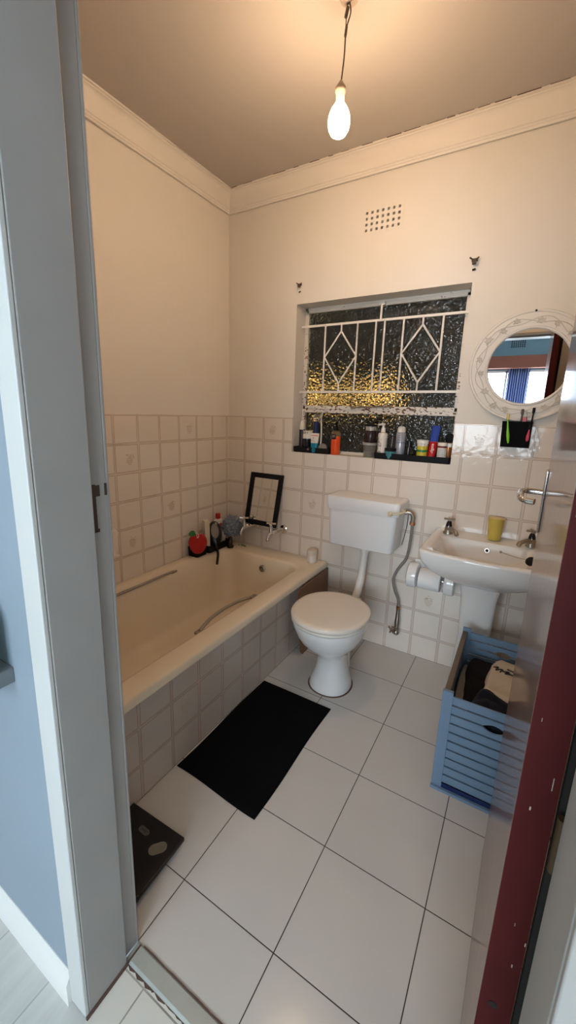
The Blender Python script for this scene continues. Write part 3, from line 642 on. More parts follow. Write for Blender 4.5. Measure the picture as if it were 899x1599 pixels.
b = MB(); b.lathe([(0, -.062), (.012, -.060), (.025, -.052), (.034, -.036), (.037, -.017), (.0345, .002), (.027, .020), (.017, .034), (.0125, .041), (0, .041)], (BX, BY, BZ), seg=32)
bulb = b.build('bulb', 'bulb', L)
area_b = 2*PI*.026*.09
M['bulb'].node_tree.nodes['Emission'].inputs[1].default_value = BULB_POWER/(PI*area_b)

# ================================================================== BATH
BA = thing('bathtub', (.4, -.88, 0), 'built-in cream enamel bath with tiled front along the left wall', 'bathtub')
ZB = .463
b = MB()
y0_, y1_ = YF+.003, -.003; x0_, x1_ = .003, .802
cy = (y0_+y1_)/2; hd = (y1_-y0_)/2; cx = (x0_+x1_)/2; hw = (x1_-x0_)/2
rings = [rrect(cx, cy, hw, hd, .012, ZB-.034), rrect(cx, cy, hw+.0, hd, .014, ZB-.010), rrect(cx, cy, hw-.004, hd-.003, .016, ZB-.002), rrect(cx, cy, hw-.012, hd-.008, .02, ZB+.001)]
ix0, ix1, iy0, iy1 = .078, .700, -1.60, -.168
def inner(dx, dy0, dy1, r_, z_):
    a, c_, d_, e2 = ix0+dx, ix1-dx, iy0+dy0, iy1-dy1
    return rrect((a+c_)/2, (d_+e2)/2, (c_-a)/2, (e2-d_)/2, r_, z_)
rings += [inner(-.012, -.012, -.012, .10, ZB+.0005), inner(0, 0, 0, .10, ZB-.004), inner(.008, .01, .006, .10, ZB-.016), inner(.020, .04, .018, .105, ZB-.07), inner(.040, .12, .035, .11, ZB-.20), inner(.058, .20, .060, .12, .135), inner(.085, .26, .09, .12, .105), inner(.14, .34, .15, .12, .092), inner(.22, .5, .3, .08, .086)]
b.loft(rings, cap0=False, cap1=True); b.build('tub', 'enamel', BA, angle=50)
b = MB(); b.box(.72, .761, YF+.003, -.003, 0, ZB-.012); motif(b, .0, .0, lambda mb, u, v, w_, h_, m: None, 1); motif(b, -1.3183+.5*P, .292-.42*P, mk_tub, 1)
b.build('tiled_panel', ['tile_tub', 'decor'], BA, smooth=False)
b = MB(); b.box(.7608, .7625, YF+.003, -.003, ZB-.046, ZB-.034); b.build('sealant', 'card', BA, smooth=False)
b = MB()
b.lathe([(0, .006), (.012, .006), (.017, .004), (.0225, .001), (.0235, -.004), (0, -.004)], (.425, -.196, .390), (0, -1, .22), seg=28)
b.build('overflow_cover', 'chrome_old_shaded', BA)
b = MB()
for k_ in range(6):
    a = k_*PI/3; c_ = Vector((.425+.0095*math.cos(a), -.2025, .3915+.0095*math.sin(a))); b.lathe([(0, 0), (.0035, 0), (.0035, .0008), (0, .0008)], c_, (0, -1, .22), seg=8)
b.build('overflow_holes', 'dark', BA)
def grab(pts, label):
    b = MB(); b.tube(arc(pts, 8), .0078, 10)
    for p_ in (pts[0], pts[-1]): b.obox((p_[0], p_[1], p_[2]-.002), (.010, 0, 0), (0, .022, 0), (0, 0, .005))
    o = b.build('grab_handle', 'chrome_old_shaded', BA); o['label'] = label  # darker chrome puts the shade on the handles into the colour
grab([(.088, -1.13, .437), (.096, -1.05, .446), (.096, -.95, .446), (.096, -.75, .446), (.088, -.645, .440)], 'flat chrome handle on the wall side of the bath')
grab([(.690, -1.082, .456), (.672, -1.02, .458), (.655, -.95, .456), (.648, -.86, .455), (.660, -.76, .456), (.690, -.680, .458)], 'curved chrome handle on the room side of the bath')

# bath taps (pair of wall bib taps)
def bibtap(x, z, label, rot):
    t = thing('bath_tap', (x, 0, z), label, 'tap', 'wall taps over the bath')
    b = MB(); b.lathe([(0, 0), (.024, 0), (.022, .006), (.012, .012), (0, .012)], (x, 0, z), (0, -1, 0)); b.build('wall_flange', 'chrome', t)
    b = MB(); b.tube(arc([(x, -.006, z), (x-.004, -.03, z), (x-.02, -.06, z-.004), (x-.028, -.085, z-.004)]), [.011]*8+[.010]*8+[.012]*9, 12)
    b.tube([(x-.028, -.085, z-.014), (x-.028, -.085, z+.030)], [.012, .010], 14)
    b.tube(arc([(x-.028, -.085, z-.006), (x-.030, -.100, z-.016), (x-.032, -.110, z-.034), (x-.032, -.111, z-.048)]), [.010]*8+[.0085]*8+[.009]*9, 12); b.build('tap_body', 'chrome', t)
    b = MB(); b.tube([(x-.028, -.085, z+.030), (x-.028, -.085, z+.044)], .006, 10); b.sphere((x-.028, -.085, z+.046), .009)
    for k_ in range(4):
        a = rot+k_*PI/2; b.tube([(x-.028, -.085, z+.044), (x-.028+.024*math.cos(a), -.085+.024*math.sin(a), z+.045)], [.0042, .0058], 8)
    b.build('cross_handle', 'chrome', t); t.scale = (1.25, 1.25, 1.25)
bibtap(.250, .622, 'left chrome wall tap over the bath, behind the blue grey puff', .5)
bibtap(.466, .618, 'right chrome wall tap over the bath, under the black framed mirror', .3)

# small leaning mirror
Q = thing('framed_mirror', (.33, -.04, .636), 'small black framed mirror leaning on the tiles above the bath taps', 'mirror')
def leanpt(x, t, d): return (x, -.052+.045*t-d, .632+.350*t)
def leanbox(mb, xa, xb, ta, tb, d0, d1, m=0):
    vs = [leanpt(x, t, d) for d in (d0, d1) for x, t in ((xa+.022*ta, ta), (xb+.022*ta, ta), (xb+.022*tb, tb), (xa+.022*tb, tb))]
    mb.add(vs, [(0, 1, 2, 3), (7, 6, 5, 4), (0, 4, 5, 1), (1, 5, 6, 2), (2, 6, 7, 3), (3, 7, 4, 0)], m)
b = MB(); xa, xb = .184, .440; f_ = .032; ft = f_/.35
leanbox(b, xa, xa+f_, 0, 1, -.0, .014); leanbox(b, xb-f_, xb, 0, 1, 0, .014); leanbox(b, xa+f_, xb-f_, 0, ft, 0, .0138); leanbox(b, xa+f_, xb-f_, 1-ft, 1, 0, .0138); leanbox(b, xa+.01, xb-.01, .02, .98, -.002, .002)
b.build('mirror_frame', 'black', Q, bevel=.002)
b = MB(); leanbox(b, xa+f_-.002, xb-f_+.002, ft-.005, 1-ft+.005, .002, .007); b.build('mirror_glass', 'mirror', Q, smooth=False)

# jar on the bath corner
t = thing('cream_jar', (.728, -.084, ZB), 'small white plastic jar on the bath corner nearest the toilet', 'jar'); c_ = (.724, -.080, ZB+.001)
b = MB(); b.lathe([(0, 0), (.028, 0), (.030, .004), (.030, .052), (.027, .058), (0, .058)], c_); b.build('jar_body', 'cream_plastic', t)
b = MB(); b.lathe([(.0302, .010), (.0306, .010), (.0306, .046), (.0302, .046)], c_); b.build('jar_label', 'whitelabel', t)
b = MB(); b.lathe([(0, .0585), (.030, .0585), (.0315, .061), (.0315, .078), (.028, .083), (0, .083)], c_); b.build('jar_lid', 'cream_plastic', t)

# corner caddies and contents
b = MB(); b.loft([rrect(.052, -.395, .040, .046, .012, ZB+.001), rrect(.052, -.395, .043, .050, .012, ZB+.062), rrect(.052, -.395, .040, .047, .011, ZB+.062), rrect(.052, -.395, .037, .043, .010, ZB+.008)], cap0=True, cap1=True)
tag(b.build('storage_tub', 'black'), 'small black tub under the red apple sponge on the bath edge', 'container')
# apple sponge
SP = thing('bath_sponge', (.085, -.385, ZB+.06), 'red apple shaped bath sponge with a green leaf on the bath edge', 'sponge')
SC_ = Vector((.078, -.418, .556)); q = Vector((0, 0, 1)).rotation_difference(Vector((.62, -.74, .20)).normalized())
b = MB(); n = 40; outline = []
for i in range(n):
    a = 2*PI*i/n; rr_ = 1.0+.05*math.cos(2*a)-.18*math.exp(-((a-PI/2)/.35)**2)-.05*math.exp(-((a-3*PI/2)/.5)**2)
    wy = .068 if math.sin(a) > 0 else .078; wx = .056*(1-.18*max(0, -math.sin(a)))
    outline.append((wx*rr_*math.cos(a), wy*rr_*math.sin(a)))
ux = Vector((.77, .64, 0)).normalized(); nz_ = Vector((.62, -.74, .22)).normalized(); uy = nz_.cross(ux).normalized()
if uy.z < 0: uy = -uy
rings = []
for sc_, dd in ((.90, -.022), (1.0, -.012), (1.0, .012), (.93, .020), (.6, .025), (.05, .026)):
    rings.append([SC_+ux*p_[0]*sc_+uy*p_[1]*sc_+nz_*dd for p_ in outline])
b.loft(rings); b.build('sponge_body', 'red_sponge', SP)
b = MB(); lp = [SC_+ux*x_+uy*y_+nz_*.014 for x_, y_ in ((-.010, .052), (-.022, .078), (-.040, .080), (-.058, .062), (-.052, .046), (-.034, .042))]
b.loft([lp, [p_+nz_*.008 for p_ in lp]]); b.build('leaf', 'green_felt', SP)
b = MB(); b.tube(arc([SC_+ux*-.016+uy*.082+nz_*.016, SC_+ux*-.002+uy*.066+nz_*.026, SC_+ux*.006+uy*.045+nz_*.029, SC_+ux*-.002+uy*.034+nz_*.029, SC_+ux*-.005+uy*.050+nz_*.028, SC_+ux*-.014+uy*.084+nz_*.012]), .0017, 6); b.build('hanging_loop', 'white_cord', SP)
# black toiletry caddy
b = MB(); b.loft([rrect(.058, -.235, .042, .098, .012, ZB+.001), rrect(.058, -.235, .048, .104, .012, ZB+.052), rrect(.058, -.235, .045, .101, .011, ZB+.052), rrect(.058, -.235, .039, .095, .010, ZB+.006)])
tag(b.build('toiletry_caddy', 'black'), 'black open caddy tray in the bath corner holding toiletries', 'tray')
# contents
b = MB(); b.obox((.050, -.305, .578), (.023, -.014, 0), (.008, .015, 0), (-.003, 0, .098)); o = b.build('soap_carton', 'cream_plastic', bevel=.003)
tag(o, 'tall cream carton standing in the black caddy, beside the red sponge', 'carton')
t = thing('shower_gel', (.035, -.17, ZB+.01), 'white shower gel bottle with a bright red cap in the bath corner', 'bottle')
b = MB(); b.loft([rrect(.036, -.168, .020, .030, .012, ZB+.008), rrect(.036, -.168, .022, .033, .014, ZB+.16), rrect(.036, -.168, .020, .030, .014, ZB+.185), rrect(.036, -.168, .010, .014, .008, ZB+.195)]); b.build('bottle_body', 'white_plastic', t)
b = MB(); b.loft([rrect(.036, -.168, .013, .015, .008, ZB+.195), rrect(.036, -.168, .013, .015, .008, ZB+.232)]); b.build('cap', 'red_plastic', t)
b = MB(); b.box(.0575, .0585, -.193, -.155, ZB+.13, ZB+.165); b.build('bottle_label', 'salmon', t)
b = MB(); b.loft([rrect(.075, -.160, .012, .016, .008, ZB+.008), rrect(.075, -.160, .013, .017, .008, ZB+.11)]); tag(b.build('soap_bottle', 'cream_plastic'), 'short cream bottle at the right end of the black caddy', 'bottle')
# paddle hairbrush
t = thing('hair_brush', (.10, -.25, ZB+.05), 'black oval hairbrush hung upside down over the caddy edge, handle pointing into the bath', 'brush')
bc = Vector((.088, -.262, .585)); au = Vector((-.35, .28, 1)).normalized(); ar = Vector((.75, .64, 0)).normalized(); an = au.cross(ar).normalized()
if an.y > 0: an = -an
def ell(rx_, ry_, d, sy=0): return [bc+ar*rx_*math.cos(2*PI*i/28)+au*(ry_*math.sin(2*PI*i/28)+sy)+an*d for i in range(28)]
b = MB(); b.loft([ell(.034, .068, -.012), ell(.044, .080, -.006), ell(.045, .081, .006), ell(.039, .074, .010)]); b.build('brush_head', 'black_gloss', t)
b = MB(); b.loft([ell(.026, .050, .010, .012), ell(.024, .047, .015, .012), ell(.005, .01, .017)]); b.build('bristle_pad', 'greydisc', t)
b = MB(); h0 = bc-au*.074; b.tube(arc([h0, h0-au*.03+an*.004, Vector((.165, -.325, .476)), Vector((.215, -.395, .438))]), [.012]*8+[.009]*8+[.0085]*8+[.009], 12); b.build('brush_handle', 'black_gloss', t)
# bath puff on a dark bottle
t = thing('bath_puff', (.11, -.115, .60), 'blue grey mesh bath puff in the bath corner left of the taps', 'puff')
b = MB(); pc = Vector((.116, -.122, .608)); rnd = random.Random(2)
for k_ in range(80):
    d_ = Vector((rnd.gauss(0, 1), rnd.gauss(0, 1), rnd.gauss(0, 1))).normalized(); e1 = d_.orthogonal().normalized(); e2_ = d_.cross(e1)
    rr_ = rnd.uniform(.022, .040); c2 = pc+d_*rnd.uniform(.025, .052); ph = rnd.uniform(0, 6); rings = []
    for i in range(13):
        a = 2*PI*i/12; wv = .017*math.sin(4*a+ph)
        base = c2+(e1*math.cos(a)+e2_*math.sin(a))*rr_; rings.append([base+d_*(wv-.007), base+(e1*math.cos(a)+e2_*math.sin(a))*.006+d_*(wv+.009), base-(e1*math.cos(a)+e2_*math.sin(a))*.012+d_*(wv+.004)])
    b.loft(rings, cap0=False, cap1=False, closed=False)
b.sphere(pc, .036)
b.build('mesh_ruffles', 'puff', t, angle=180)
b = MB()
for i in range(6): b.lathe([(0, i*.0105), (.016+.002*math.sin(i), i*.0105), (.018, i*.0105+.004), (.013, i*.0105+.0095), (0, i*.0105+.0095)], (.135, -.158, ZB+.014))
b.lathe([(0, 0), (.022, 0), (.024, .003), (.024, .011), (.018, .014), (0, .014)], (.135, -.158, ZB+.0012)); tag(b.build('dark_bottle', 'plum'), 'small dark ribbed bottle standing under the blue grey puff', 'bottle')
b = MB(); rnd = random.Random(8)
for i in range(14):
    a = rnd.uniform(0, 6.28); x_, y_ = .185+rnd.uniform(-.03, .03), -.080+rnd.uniform(-.012, .012); b.tube([(x_, y_, ZB+.003), (x_+.012*math.cos(a), y_+.008*math.sin(a), ZB+.008)], [.003, .001], 6)
tag(b.build('herb_sprig', 'greenleaf'), 'small green sprig lying on the bath rim under the left tap', 'sprig')
# white dish brush/soap bottle on left wall
t = thing('soap_holder', (.03, -.97, .62), 'cream ceramic soap holder on the left wall, half hidden by the door frame', 'soap holder')
b = MB(); b.loft([[(.0005, y_, z_) for y_, z_ in ((-1.10, .625), (-.975, .612), (-.955, .64), (-.950, .76), (-.962, .775), (-1.10, .778))], [(.030, y_, z_) for y_, z_ in ((-1.09, .640), (-.985, .630), (-.968, .65), (-.964, .75), (-.972, .765), (-1.09, .768))]]); b.build('holder_body', 'seat', t, bevel=.006, bseg=3)
b = MB(); b.box(.0295, .055, -1.08, -.98, .628, .640); b.build('dish_lip', 'seat', t, bevel=.003)

# brown board leaning beside bath
b = MB()
poly = [(-.018, .002), (-.36, .002), (-.385, .03), (-.425, .36), (-.418, .405), (-.395, .422), (-.018, .428)]
vs0 = [(.812+.0*z, y_, z) for y_, z in poly]; b.loft([[(.822-.016*(z/.43), y_, z) for y_, z in poly], [(.828-.016*(z/.43), y_, z) for y_, z in poly]])
tag(b.build('wooden_board', 'board', bevel=.001), 'brown hardboard panel standing between the bath side and the toilet', 'board')

# ================================================================== TOILET
TX = 1.068; TY = -.545
TO = thing('toilet', (TX, -.5, 0), 'white porcelain toilet with closed cream round seat lid', 'toilet')
def egg(cx_, cy_, hw_, hf, hb, z_, n=48, pw=2.15):
    out = []
    for i in range(n):
        a = 2*PI*i/n; c_, s_ = math.cos(a), math.sin(a); hy_ = hb if s_ > 0 else hf
        out.append((cx_+hw_*math.copysign(abs(c_)**(2/pw), c_), cy_+hy_*math.copysign(abs(s_)**(2/pw), s_), z_))
    return out
b = MB()
pr_ = [(.106, .112, .120, -.500, 0), (.108, .114, .122, -.500, .010), (.100, .105, .118, -.498, .040), (.083, .088, .110, -.495, .085), (.074, .082, .108, -.495, .130), (.073, .086, .112, -.498, .170), (.082, .102, .120, -.505, .205), (.112, .138, .140, -.52, .245), (.146, .172, .165, -.53, .290), (.166, .194, .182, -.538, .335), (.174, .203, .190, -.541, .365), (.179, .208, .195, -.543, .385), (.179, .208, .195, -.543, .398), (.170, .198, .186, -.543, .402)]
b.loft([egg(TX, cy_, a_, f_2, hb_, z_) for a_, f_2, hb_, cy_, z_ in pr_], cap1=True); b.build('pan', 'porcelain', TO, angle=60)
b = MB(); b.loft([egg(TX, -.36, .05, .05, .02, 0), egg(TX, -.36, .045, .05, .03, .20), egg(TX, -.36, .05, .06, .035, .32), egg(TX, -.36, .07, .08, .05, .385)]); b.build('pan_outlet', 'porcelain', TO)
b = MB(); b.loft([egg(TX, TY, .181, .208, .200, .4035), egg(TX, TY, .186, .213, .205, .408), egg(TX, TY, .186, .213, .205, .416), egg(TX, TY, .180, .207, .200, .4195)]); b.build('seat_ring', 'seat', TO)
b = MB(); b.loft([egg(TX, TY, .180, .207, .200, .4205), egg(TX, TY, .188, .215, .207, .424), egg(TX, TY, .189, .216, .208, .434), egg(TX, TY, .184, .211, .203, .4405), egg(TX, TY, .165, .19, .185, .4435), egg(TX, TY, .1, .12, .12, .4445), egg(TX, TY, .01, .01, .01, .4445)]); b.build('seat_lid', 'seat', TO, angle=50)
for s_ in (-1, 1):
    b = MB(); b.tube([(TX+s_*.065-.014, -.338, .424), (TX+s_*.065+.014, -.338, .424)], .009, 12); b.build('seat_hinge', 'seat', TO)
b = MB(); b.loft([egg(TX, -.500, .114, .120, .128, .0003), egg(TX, -.500, .110, .116, .124, .0025)]); b.build('base_sealant', 'grime', TO)
# cistern
CI = thing('toilet_cistern', (1.06, -.1, .65), 'white plastic wall cistern above the toilet with an ivory flush lever', 'cistern')
b = MB(); b.loft([rrect(1.062, -.100, .178, .092, .02, .655), rrect(1.062, -.101, .184, .095, .022, .662), rrect(1.062, -.101, .193, .096, .022, .850), rrect(1.062, -.101, .196, .0965, .022, .859)]); b.build('cistern_body', 'cistern', CI, angle=50)
b = MB(); b.loft([rrect(1.062, -.102, .197, .0985, .02, .8595), rrect(1.062, -.102, .203, .1015, .02, .864), rrect(1.062, -.102, .208, .1015, .02, .928), rrect(1.062, -.102, .204, .0985, .02, .935), rrect(1.062, -.102, .19, .085, .02, .938)]); b.build('cistern_lid', 'cistern', CI, angle=50)
b = MB(); b.tube(arc([(1.258, -.150, .895), (1.285, -.165, .900), (1.288, -.190, .897), (1.262, -.215, .889), (1.230, -.222, .884)]), [.006]*8+[.0055]*8+[.0055]*8+[.006]*8+[.007], 10); b.lathe([(0, -.007), (.012, -.006), (.015, 0), (.013, .008), (0, .010)], (1.228, -.222, .884), (-.6, -.8, 0)); b.build('flush_lever', 'ivory', CI)
b = MB(); b.tube(arc([(TX, -.10, .652), (TX, -.102, .60), (TX-.002, -.110, .52), (TX-.002, -.135, .44), (TX, -.19, .375), (TX, -.275, .345), (TX, -.33, .345)]), .0215, 18); b.build('flush_pipe', 'pipe', CI)
b = MB(); b.lathe([(.0215, 0), (.030, 0), (.030, .018), (.027, .022), (.027, .034), (.0215, .034)], (TX, -.10, .618), seg=10); b.build('pipe_nut', 'pipe', CI)
# supply hose + valve
HO = thing('water_supply_hose', (1.27, -.03, .12), 'braided steel hose running from the cistern elbow down to a chrome stop valve', 'hose')
b = MB(); b.tube(arc([(1.262, -.055, .865), (1.290, -.050, .868), (1.306, -.046, .850), (1.306, -.044, .815)], 6), .0125, 14); b.build('elbow', 'chrome_old_shaded', HO)
b = MB(); b.lathe([(0, 0), (.015, 0), (.0155, .006), (.0155, .018), (0, .018)], (1.306, -.044, .798), seg=6); b.build('upper_nut', 'copper', HO)
b = MB(); b.tube(arc([(1.306, -.044, .80), (1.303, -.038, .70), (1.290, -.034, .60), (1.248, -.032, .52), (1.228, -.032, .455), (1.245, -.033, .39), (1.268, -.034, .34), (1.272, -.034, .30)], 8), .0078, 12); b.build('braided_hose', 'braid', HO)
b = MB(); b.lathe([(0, 0), (.011, 0), (.012, .006), (.012, .016), (0, .016)], (1.272, -.034, .282), seg=8); b.build('lower_nut', 'copper', HO)
b = MB(); b.lathe([(0, 0), (.015, 0), (.016, .01), (.013, .03), (.011, .07), (.0115, .095), (0, .095)], (1.274, -.034, .188)); b.tube([(1.274, -.034, .195), (1.274, -.034, .135)], .013, 12); b.sphere((1.274, -.034, .135), .019); b.tube([(1.274, -.034, .135), (1.274, -.002, .135)], .012, 12); b.tube([(1.274, -.034, .165), (1.258, -.062, .160)], .010, 12)
b.build('stop_valve', 'chrome_old_shaded', HO)
b = MB(); vc = Vector((1.254, -.072, .160)); va = Vector((-.5, -.85, -.1)).normalized(); v1 = va.orthogonal().normalized(); v2 = va.cross(v1)
for k_ in range(4):
    a = .4+k_*PI/2; b.tube([vc, vc+(v1*math.cos(a)+v2*math.sin(a))*.024], [.004, .0055], 8)
b.tube([vc-va*.012, vc+va*.005], .007, 10); b.build('valve_handle', 'chrome_old_shaded', HO)
b = MB(); b.tube(arc([(1.272, -.012, .860), (1.270, -.010, .78), (1.258, -.010, .70), (1.252, -.012, .665)]), .0022, 6); b.build('overflow_tube', 'wire', HO)

# ================================================================== BASIN
WX = 1.682; ZR = .797
WB = thing('washbasin', (WX, -.24, ZR), 'white wall basin with two chrome taps, partly behind the open door', 'washbasin')
def basin_ring(hw_, yb, yf, bow, r_, z_, n=9):
    """rounded rectangle with bowed front edge (front = -y)"""
    cy_ = (yb+yf)/2; hd_ = (yb-yf)/2; pts = []
    for p_ in rrect(0, cy_, hw_, hd_, r_, z_, n):
        x_, y_, zz = p_; f_2 = max(0, (cy_-y_)/hd_); y_ -= bow*f_2*(1-(x_/hw_)**2); pts.append((WX+x_, y_, zz))
    out = []
    for i, p_ in enumerate(pts):
        out.append(p_); q_ = pts[(i+1) % len(pts)]
        if i in (n, 3*n+2):     # straight run along the back / the bowed front
            for k_ in range(1, 12):
                x_ = p_[0]+(q_[0]-p_[0])*k_/12
                yy = yb if i == n else yf-bow*(1-((x_-WX)/hw_)**2)
                out.append((x_, yy, p_[2]))
    return out
R_ = [basin_ring(.10, -.02, -.26, .0, .05, .600), basin_ring(.135, -.006, -.31, .01, .06, .625), basin_ring(.19, -.004, -.37, .02, .06, .665), basin_ring(.235, -.003, -.415, .028, .05, .705), basin_ring(.252, -.002, -.432, .034, .030, .745), basin_ring(.257, -.002, -.440, .036, .025, .785), basin_ring(.256, -.002, -.439, .036, .025, .793), basin_ring(.251, -.003, -.434, .036, .024, .798),
      basin_ring(.236, -.012, -.415, .038, .04, .798), basin_ring(.205, -.125, -.400, .034, .05, .792), basin_ring(.196, -.132, -.392, .03, .05, .780), basin_ring(.180, -.142, -.378, .024, .06, .735), basin_ring(.150, -.158, -.345, .02, .06, .690), basin_ring(.085, -.19, -.30, .01, .05, .664), basin_ring(.022, -.225, -.268, .0, .02, .656)]
b = MB(); b.loft(R_); b.build('bowl', 'porcelain_cream', WB, angle=55)
b = MB(); b.loft([basin_ring(.090, -.03, -.18, .012, .014, .0, 2), basin_ring(.086, -.03, -.172, .012, .014, .05, 2), basin_ring(.072, -.03, -.160, .012, .014, .30, 2), basin_ring(.080, -.03, -.190, .014, .014, .52, 2), basin_ring(.092, -.03, -.22, .016, .014, .612, 2)]); b.build('pedestal', 'porcelain_cream', WB, angle=35)
OVX = 1.705
b = MB(); b.lathe([(.006, .004), (.0115, .004), (.0125, 0), (.0125, -.002), (.006, -.002)], (OVX-.018, -.1400, .757), (0, -1, .22)); b.build('overflow_ring', 'chrome_old_shaded', WB)
b = MB(); b.lathe([(0, .0005), (.0070, .0005), (.0070, .0046), (0, .0046)], (OVX-.018, -.1400, .757), (0, -1, .22)); b.build('overflow_hole', 'dark', WB)
b = MB(); b.sphere((OVX+.040, -.140, .762), .0055); cp_ = [(OVX+.040, -.142, .762), (OVX+.09, -.16, .757), (OVX+.13, -.19, .762), (OVX+.160, -.215, .775)]
b.tube(arc(cp_), .0013, 6); b.build('plug_chain', 'chrome_old_shaded', WB)
b = MB(); pc = Vector((1.868, -.285, .782)); b.lathe([(0, 0), (.017, 0), (.020, .004), (.021, .012), (.010, .016), (0, .017)], pc, (-.5, -.6, .6)); b.build('plug', 'black', WB)
def pillar(x, y, label, flip):
    z = ZR+.0012; t = thing('basin_tap', (x, y, z), label, 'tap', 'pillar taps on the washbasin')
    b = MB(); b.lathe([(0, 0), (.022, 0), (.022, .004), (.018, .010), (.0165, .026), (.0145, .034), (0, .034)], (x, y, z)); dx = 1.1*flip
    dv = Vector((dx, -1, 0)).normalized(); p_ = Vector((x, y, z+.020))
    b.tube(arc([p_, p_+dv*.040+Vector((0, 0, .008)), p_+dv*.074+Vector((0, 0, .006)), p_+dv*.088+Vector((0, 0, -.006))]), [.0115]*8+[.0095]*8+[.0095]*8+[.0085], 12); b.build('tap_body', 'chrome_old_shaded', t)
    b = MB(); b.lathe([(0, .034), (.014, .034), (.011, .050), (.007, .058), (0, .058)], (x, y, z)); b.build('tap_collar', 'black_gloss', t)
    b = MB(); b.tube([(x, y, z+.056), (x, y, z+.068)], .006, 10)
    for k_ in range(4):
        a = .25+k_*PI/2; b.tube([(x, y, z+.066), (x+.024*math.cos(a), y+.024*math.sin(a), z+.067)], [.0045, .005], 8)
    b.build('cross_handle', 'chrome_old_shaded', t); t.scale = (1.12, 1.12, 1.12)
pillar(1.497, -.085, 'left chrome pillar tap on the washbasin, nearest the toilet', .55)
pillar(1.862, -.085, 'right chrome pillar tap on the washbasin, cut off by the open door', -.55)
# yellow cup (squeezed beaker)
t = thing('beaker', (1.705, -.075, ZR), 'translucent yellow plastic beaker on the back ledge of the washbasin', 'cup')
b = MB(); b.lathe([(0, 0), (.028, 0), (.0285, .002), (.037, .108), (.0355, .108), (.027, .004), (0, .004)], (1.705, -.062, ZR+.0012), seg=32); b.build('cup_wall', 'yellow', t)
b = MB(); b.lathe([(.0366, .104), (.0378, .105), (.0378, .108), (.0358, .1085)], (1.705, -.062, ZR+.0012), seg=32); b.build('cup_rim', 'yellow', t)

# toilet roll holder
RZ = .528; RH = thing('toilet_roll_holder', (1.44, -.05, RZ), 'white ceramic toilet roll holder on the tiles beneath the basin', 'toilet roll holder')
for i, (xa, xb) in enumerate(((1.318, 1.366), (1.508, 1.570))):
    b = MB(); b.lathe([(0, 0), (.062, 0), (.068, .004), (.070, .026), (.068, .048), (.062, .052), (0, .052)], (xa, -.071, RZ-.001), (1, 0, 0), seg=36)
    b.build('round_cheek', 'porcelain', RH, angle=50)
b = MB(); b.box(1.335, 1.54, -.02, -.0005, RZ-.05, RZ+.075); b.build('back_plate', 'porcelain', RH, bevel=.004)
b = MB(); b.tube([(1.362, -.078, RZ-.002), (1.510, -.078, RZ-.002)], .009, 12); b.build('roller', 'chrome', RH)
t = thing('toilet_roll', (1.436, -.08, RZ), 'white toilet paper roll hanging in the ceramic holder', 'toilet paper')
b = MB(); b.lathe([(.021, 0), (.054, 0), (.056, .002), (.056, .108), (.054, .110), (.021, .110), (.020, .108), (.020, .002), (.021, 0)], (1.381, -.080, RZ-.006), (1, 0, 0), seg=36); b.build('paper', 'paper', t)
b = MB(); b.lathe([(.0190, 0), (.0205, 0), (.0205, .109), (.0190, .109), (.0190, 0)], (1.3815, -.080, RZ-.006), (1, 0, 0), seg=24); b.build('core', 'card', t)

# round mirror with ivy relief frame
RM = thing('wall_mirror', (1.737, -.01, 1.618), 'round wall mirror in a wide white frame with ivy leaf relief', 'mirror')
MC = Vector((1.737, 0, 1.618))
b = MB(); b.lathe([(.155, .004), (.163, .004), (.163, .013), (.166, .020), (.172, .021), (.176, .016), (.195, .0175), (.222, .016), (.232, .014), (.236, .018), (.242, .018), (.247, .012), (.247, .001), (.155, .001), (.155, .004)], MC, (0, -1, 0), seg=72); b.build('mirror_frame', 'plaster', RM, angle=30)
b = MB(); b.lathe([(0, 0), (.1645, 0), (.1645, .006), (0, .006)], MC+Vector((0, -.004, 0)), (0, -1, 0), seg=72); b.build('mirror_glass', 'mirror', RM, angle=20)
def ivy(mb, a, rr_, rot, s_):
    c_ = MC+Vector((rr_*math.cos(a), -.0172, rr_*math.sin(a)))
    lobes = [(0, -.5), (.35, -.25), (.9, -.35), (.62, .05), (.75, .55), (.3, .42), (0, 1.05), (-.3, .42), (-.75, .55), (-.62, .05), (-.9, -.35), (-.35, -.25)]
    R1 = []; R0 = []; Rm = []
    for x_, z_ in lobes:
        xr = (x_*math.cos(rot)-z_*math.sin(rot))*s_; zr = (x_*math.sin(rot)+z_*math.cos(rot))*s_
        R0.append(c_+Vector((xr, .002, zr))); R1.append(c_+Vector((xr*.94, -.0045, zr*.94))); Rm.append(c_+Vector((xr*.45, -.0025, zr*.45)))
    mb.loft([R0, R1, Rm])
b = MB(); rnd = random.Random(21)
for k_ in range(17):
    a = k_*2*PI/17+rnd.uniform(-.08, .08); ivy(b, a, .204+rnd.uniform(-.010, .012), rnd.uniform(0, 6.28), rnd.uniform(.016, .024))
for s_, ph in ((.014, 0), (.012, 2.4)):
    b.tube([MC+Vector(((.204+s_*math.sin(6*a+ph))*math.cos(a), -.0178, (.204+s_*math.sin(6*a+ph))*math.sin(a))) for a in [2*PI*i/90 for i in range(91)]], .0016, 6)
b.build('ivy_relief', 'plaster_dark', RM, angle=20)
b = MB(); b.lathe([(0, 0), (.0045, 0), (.0045, .002), (0, .003)], MC+Vector((0, -.0185, .238)), (0, -1, 0)); b.build('screw', 'dark', RM)

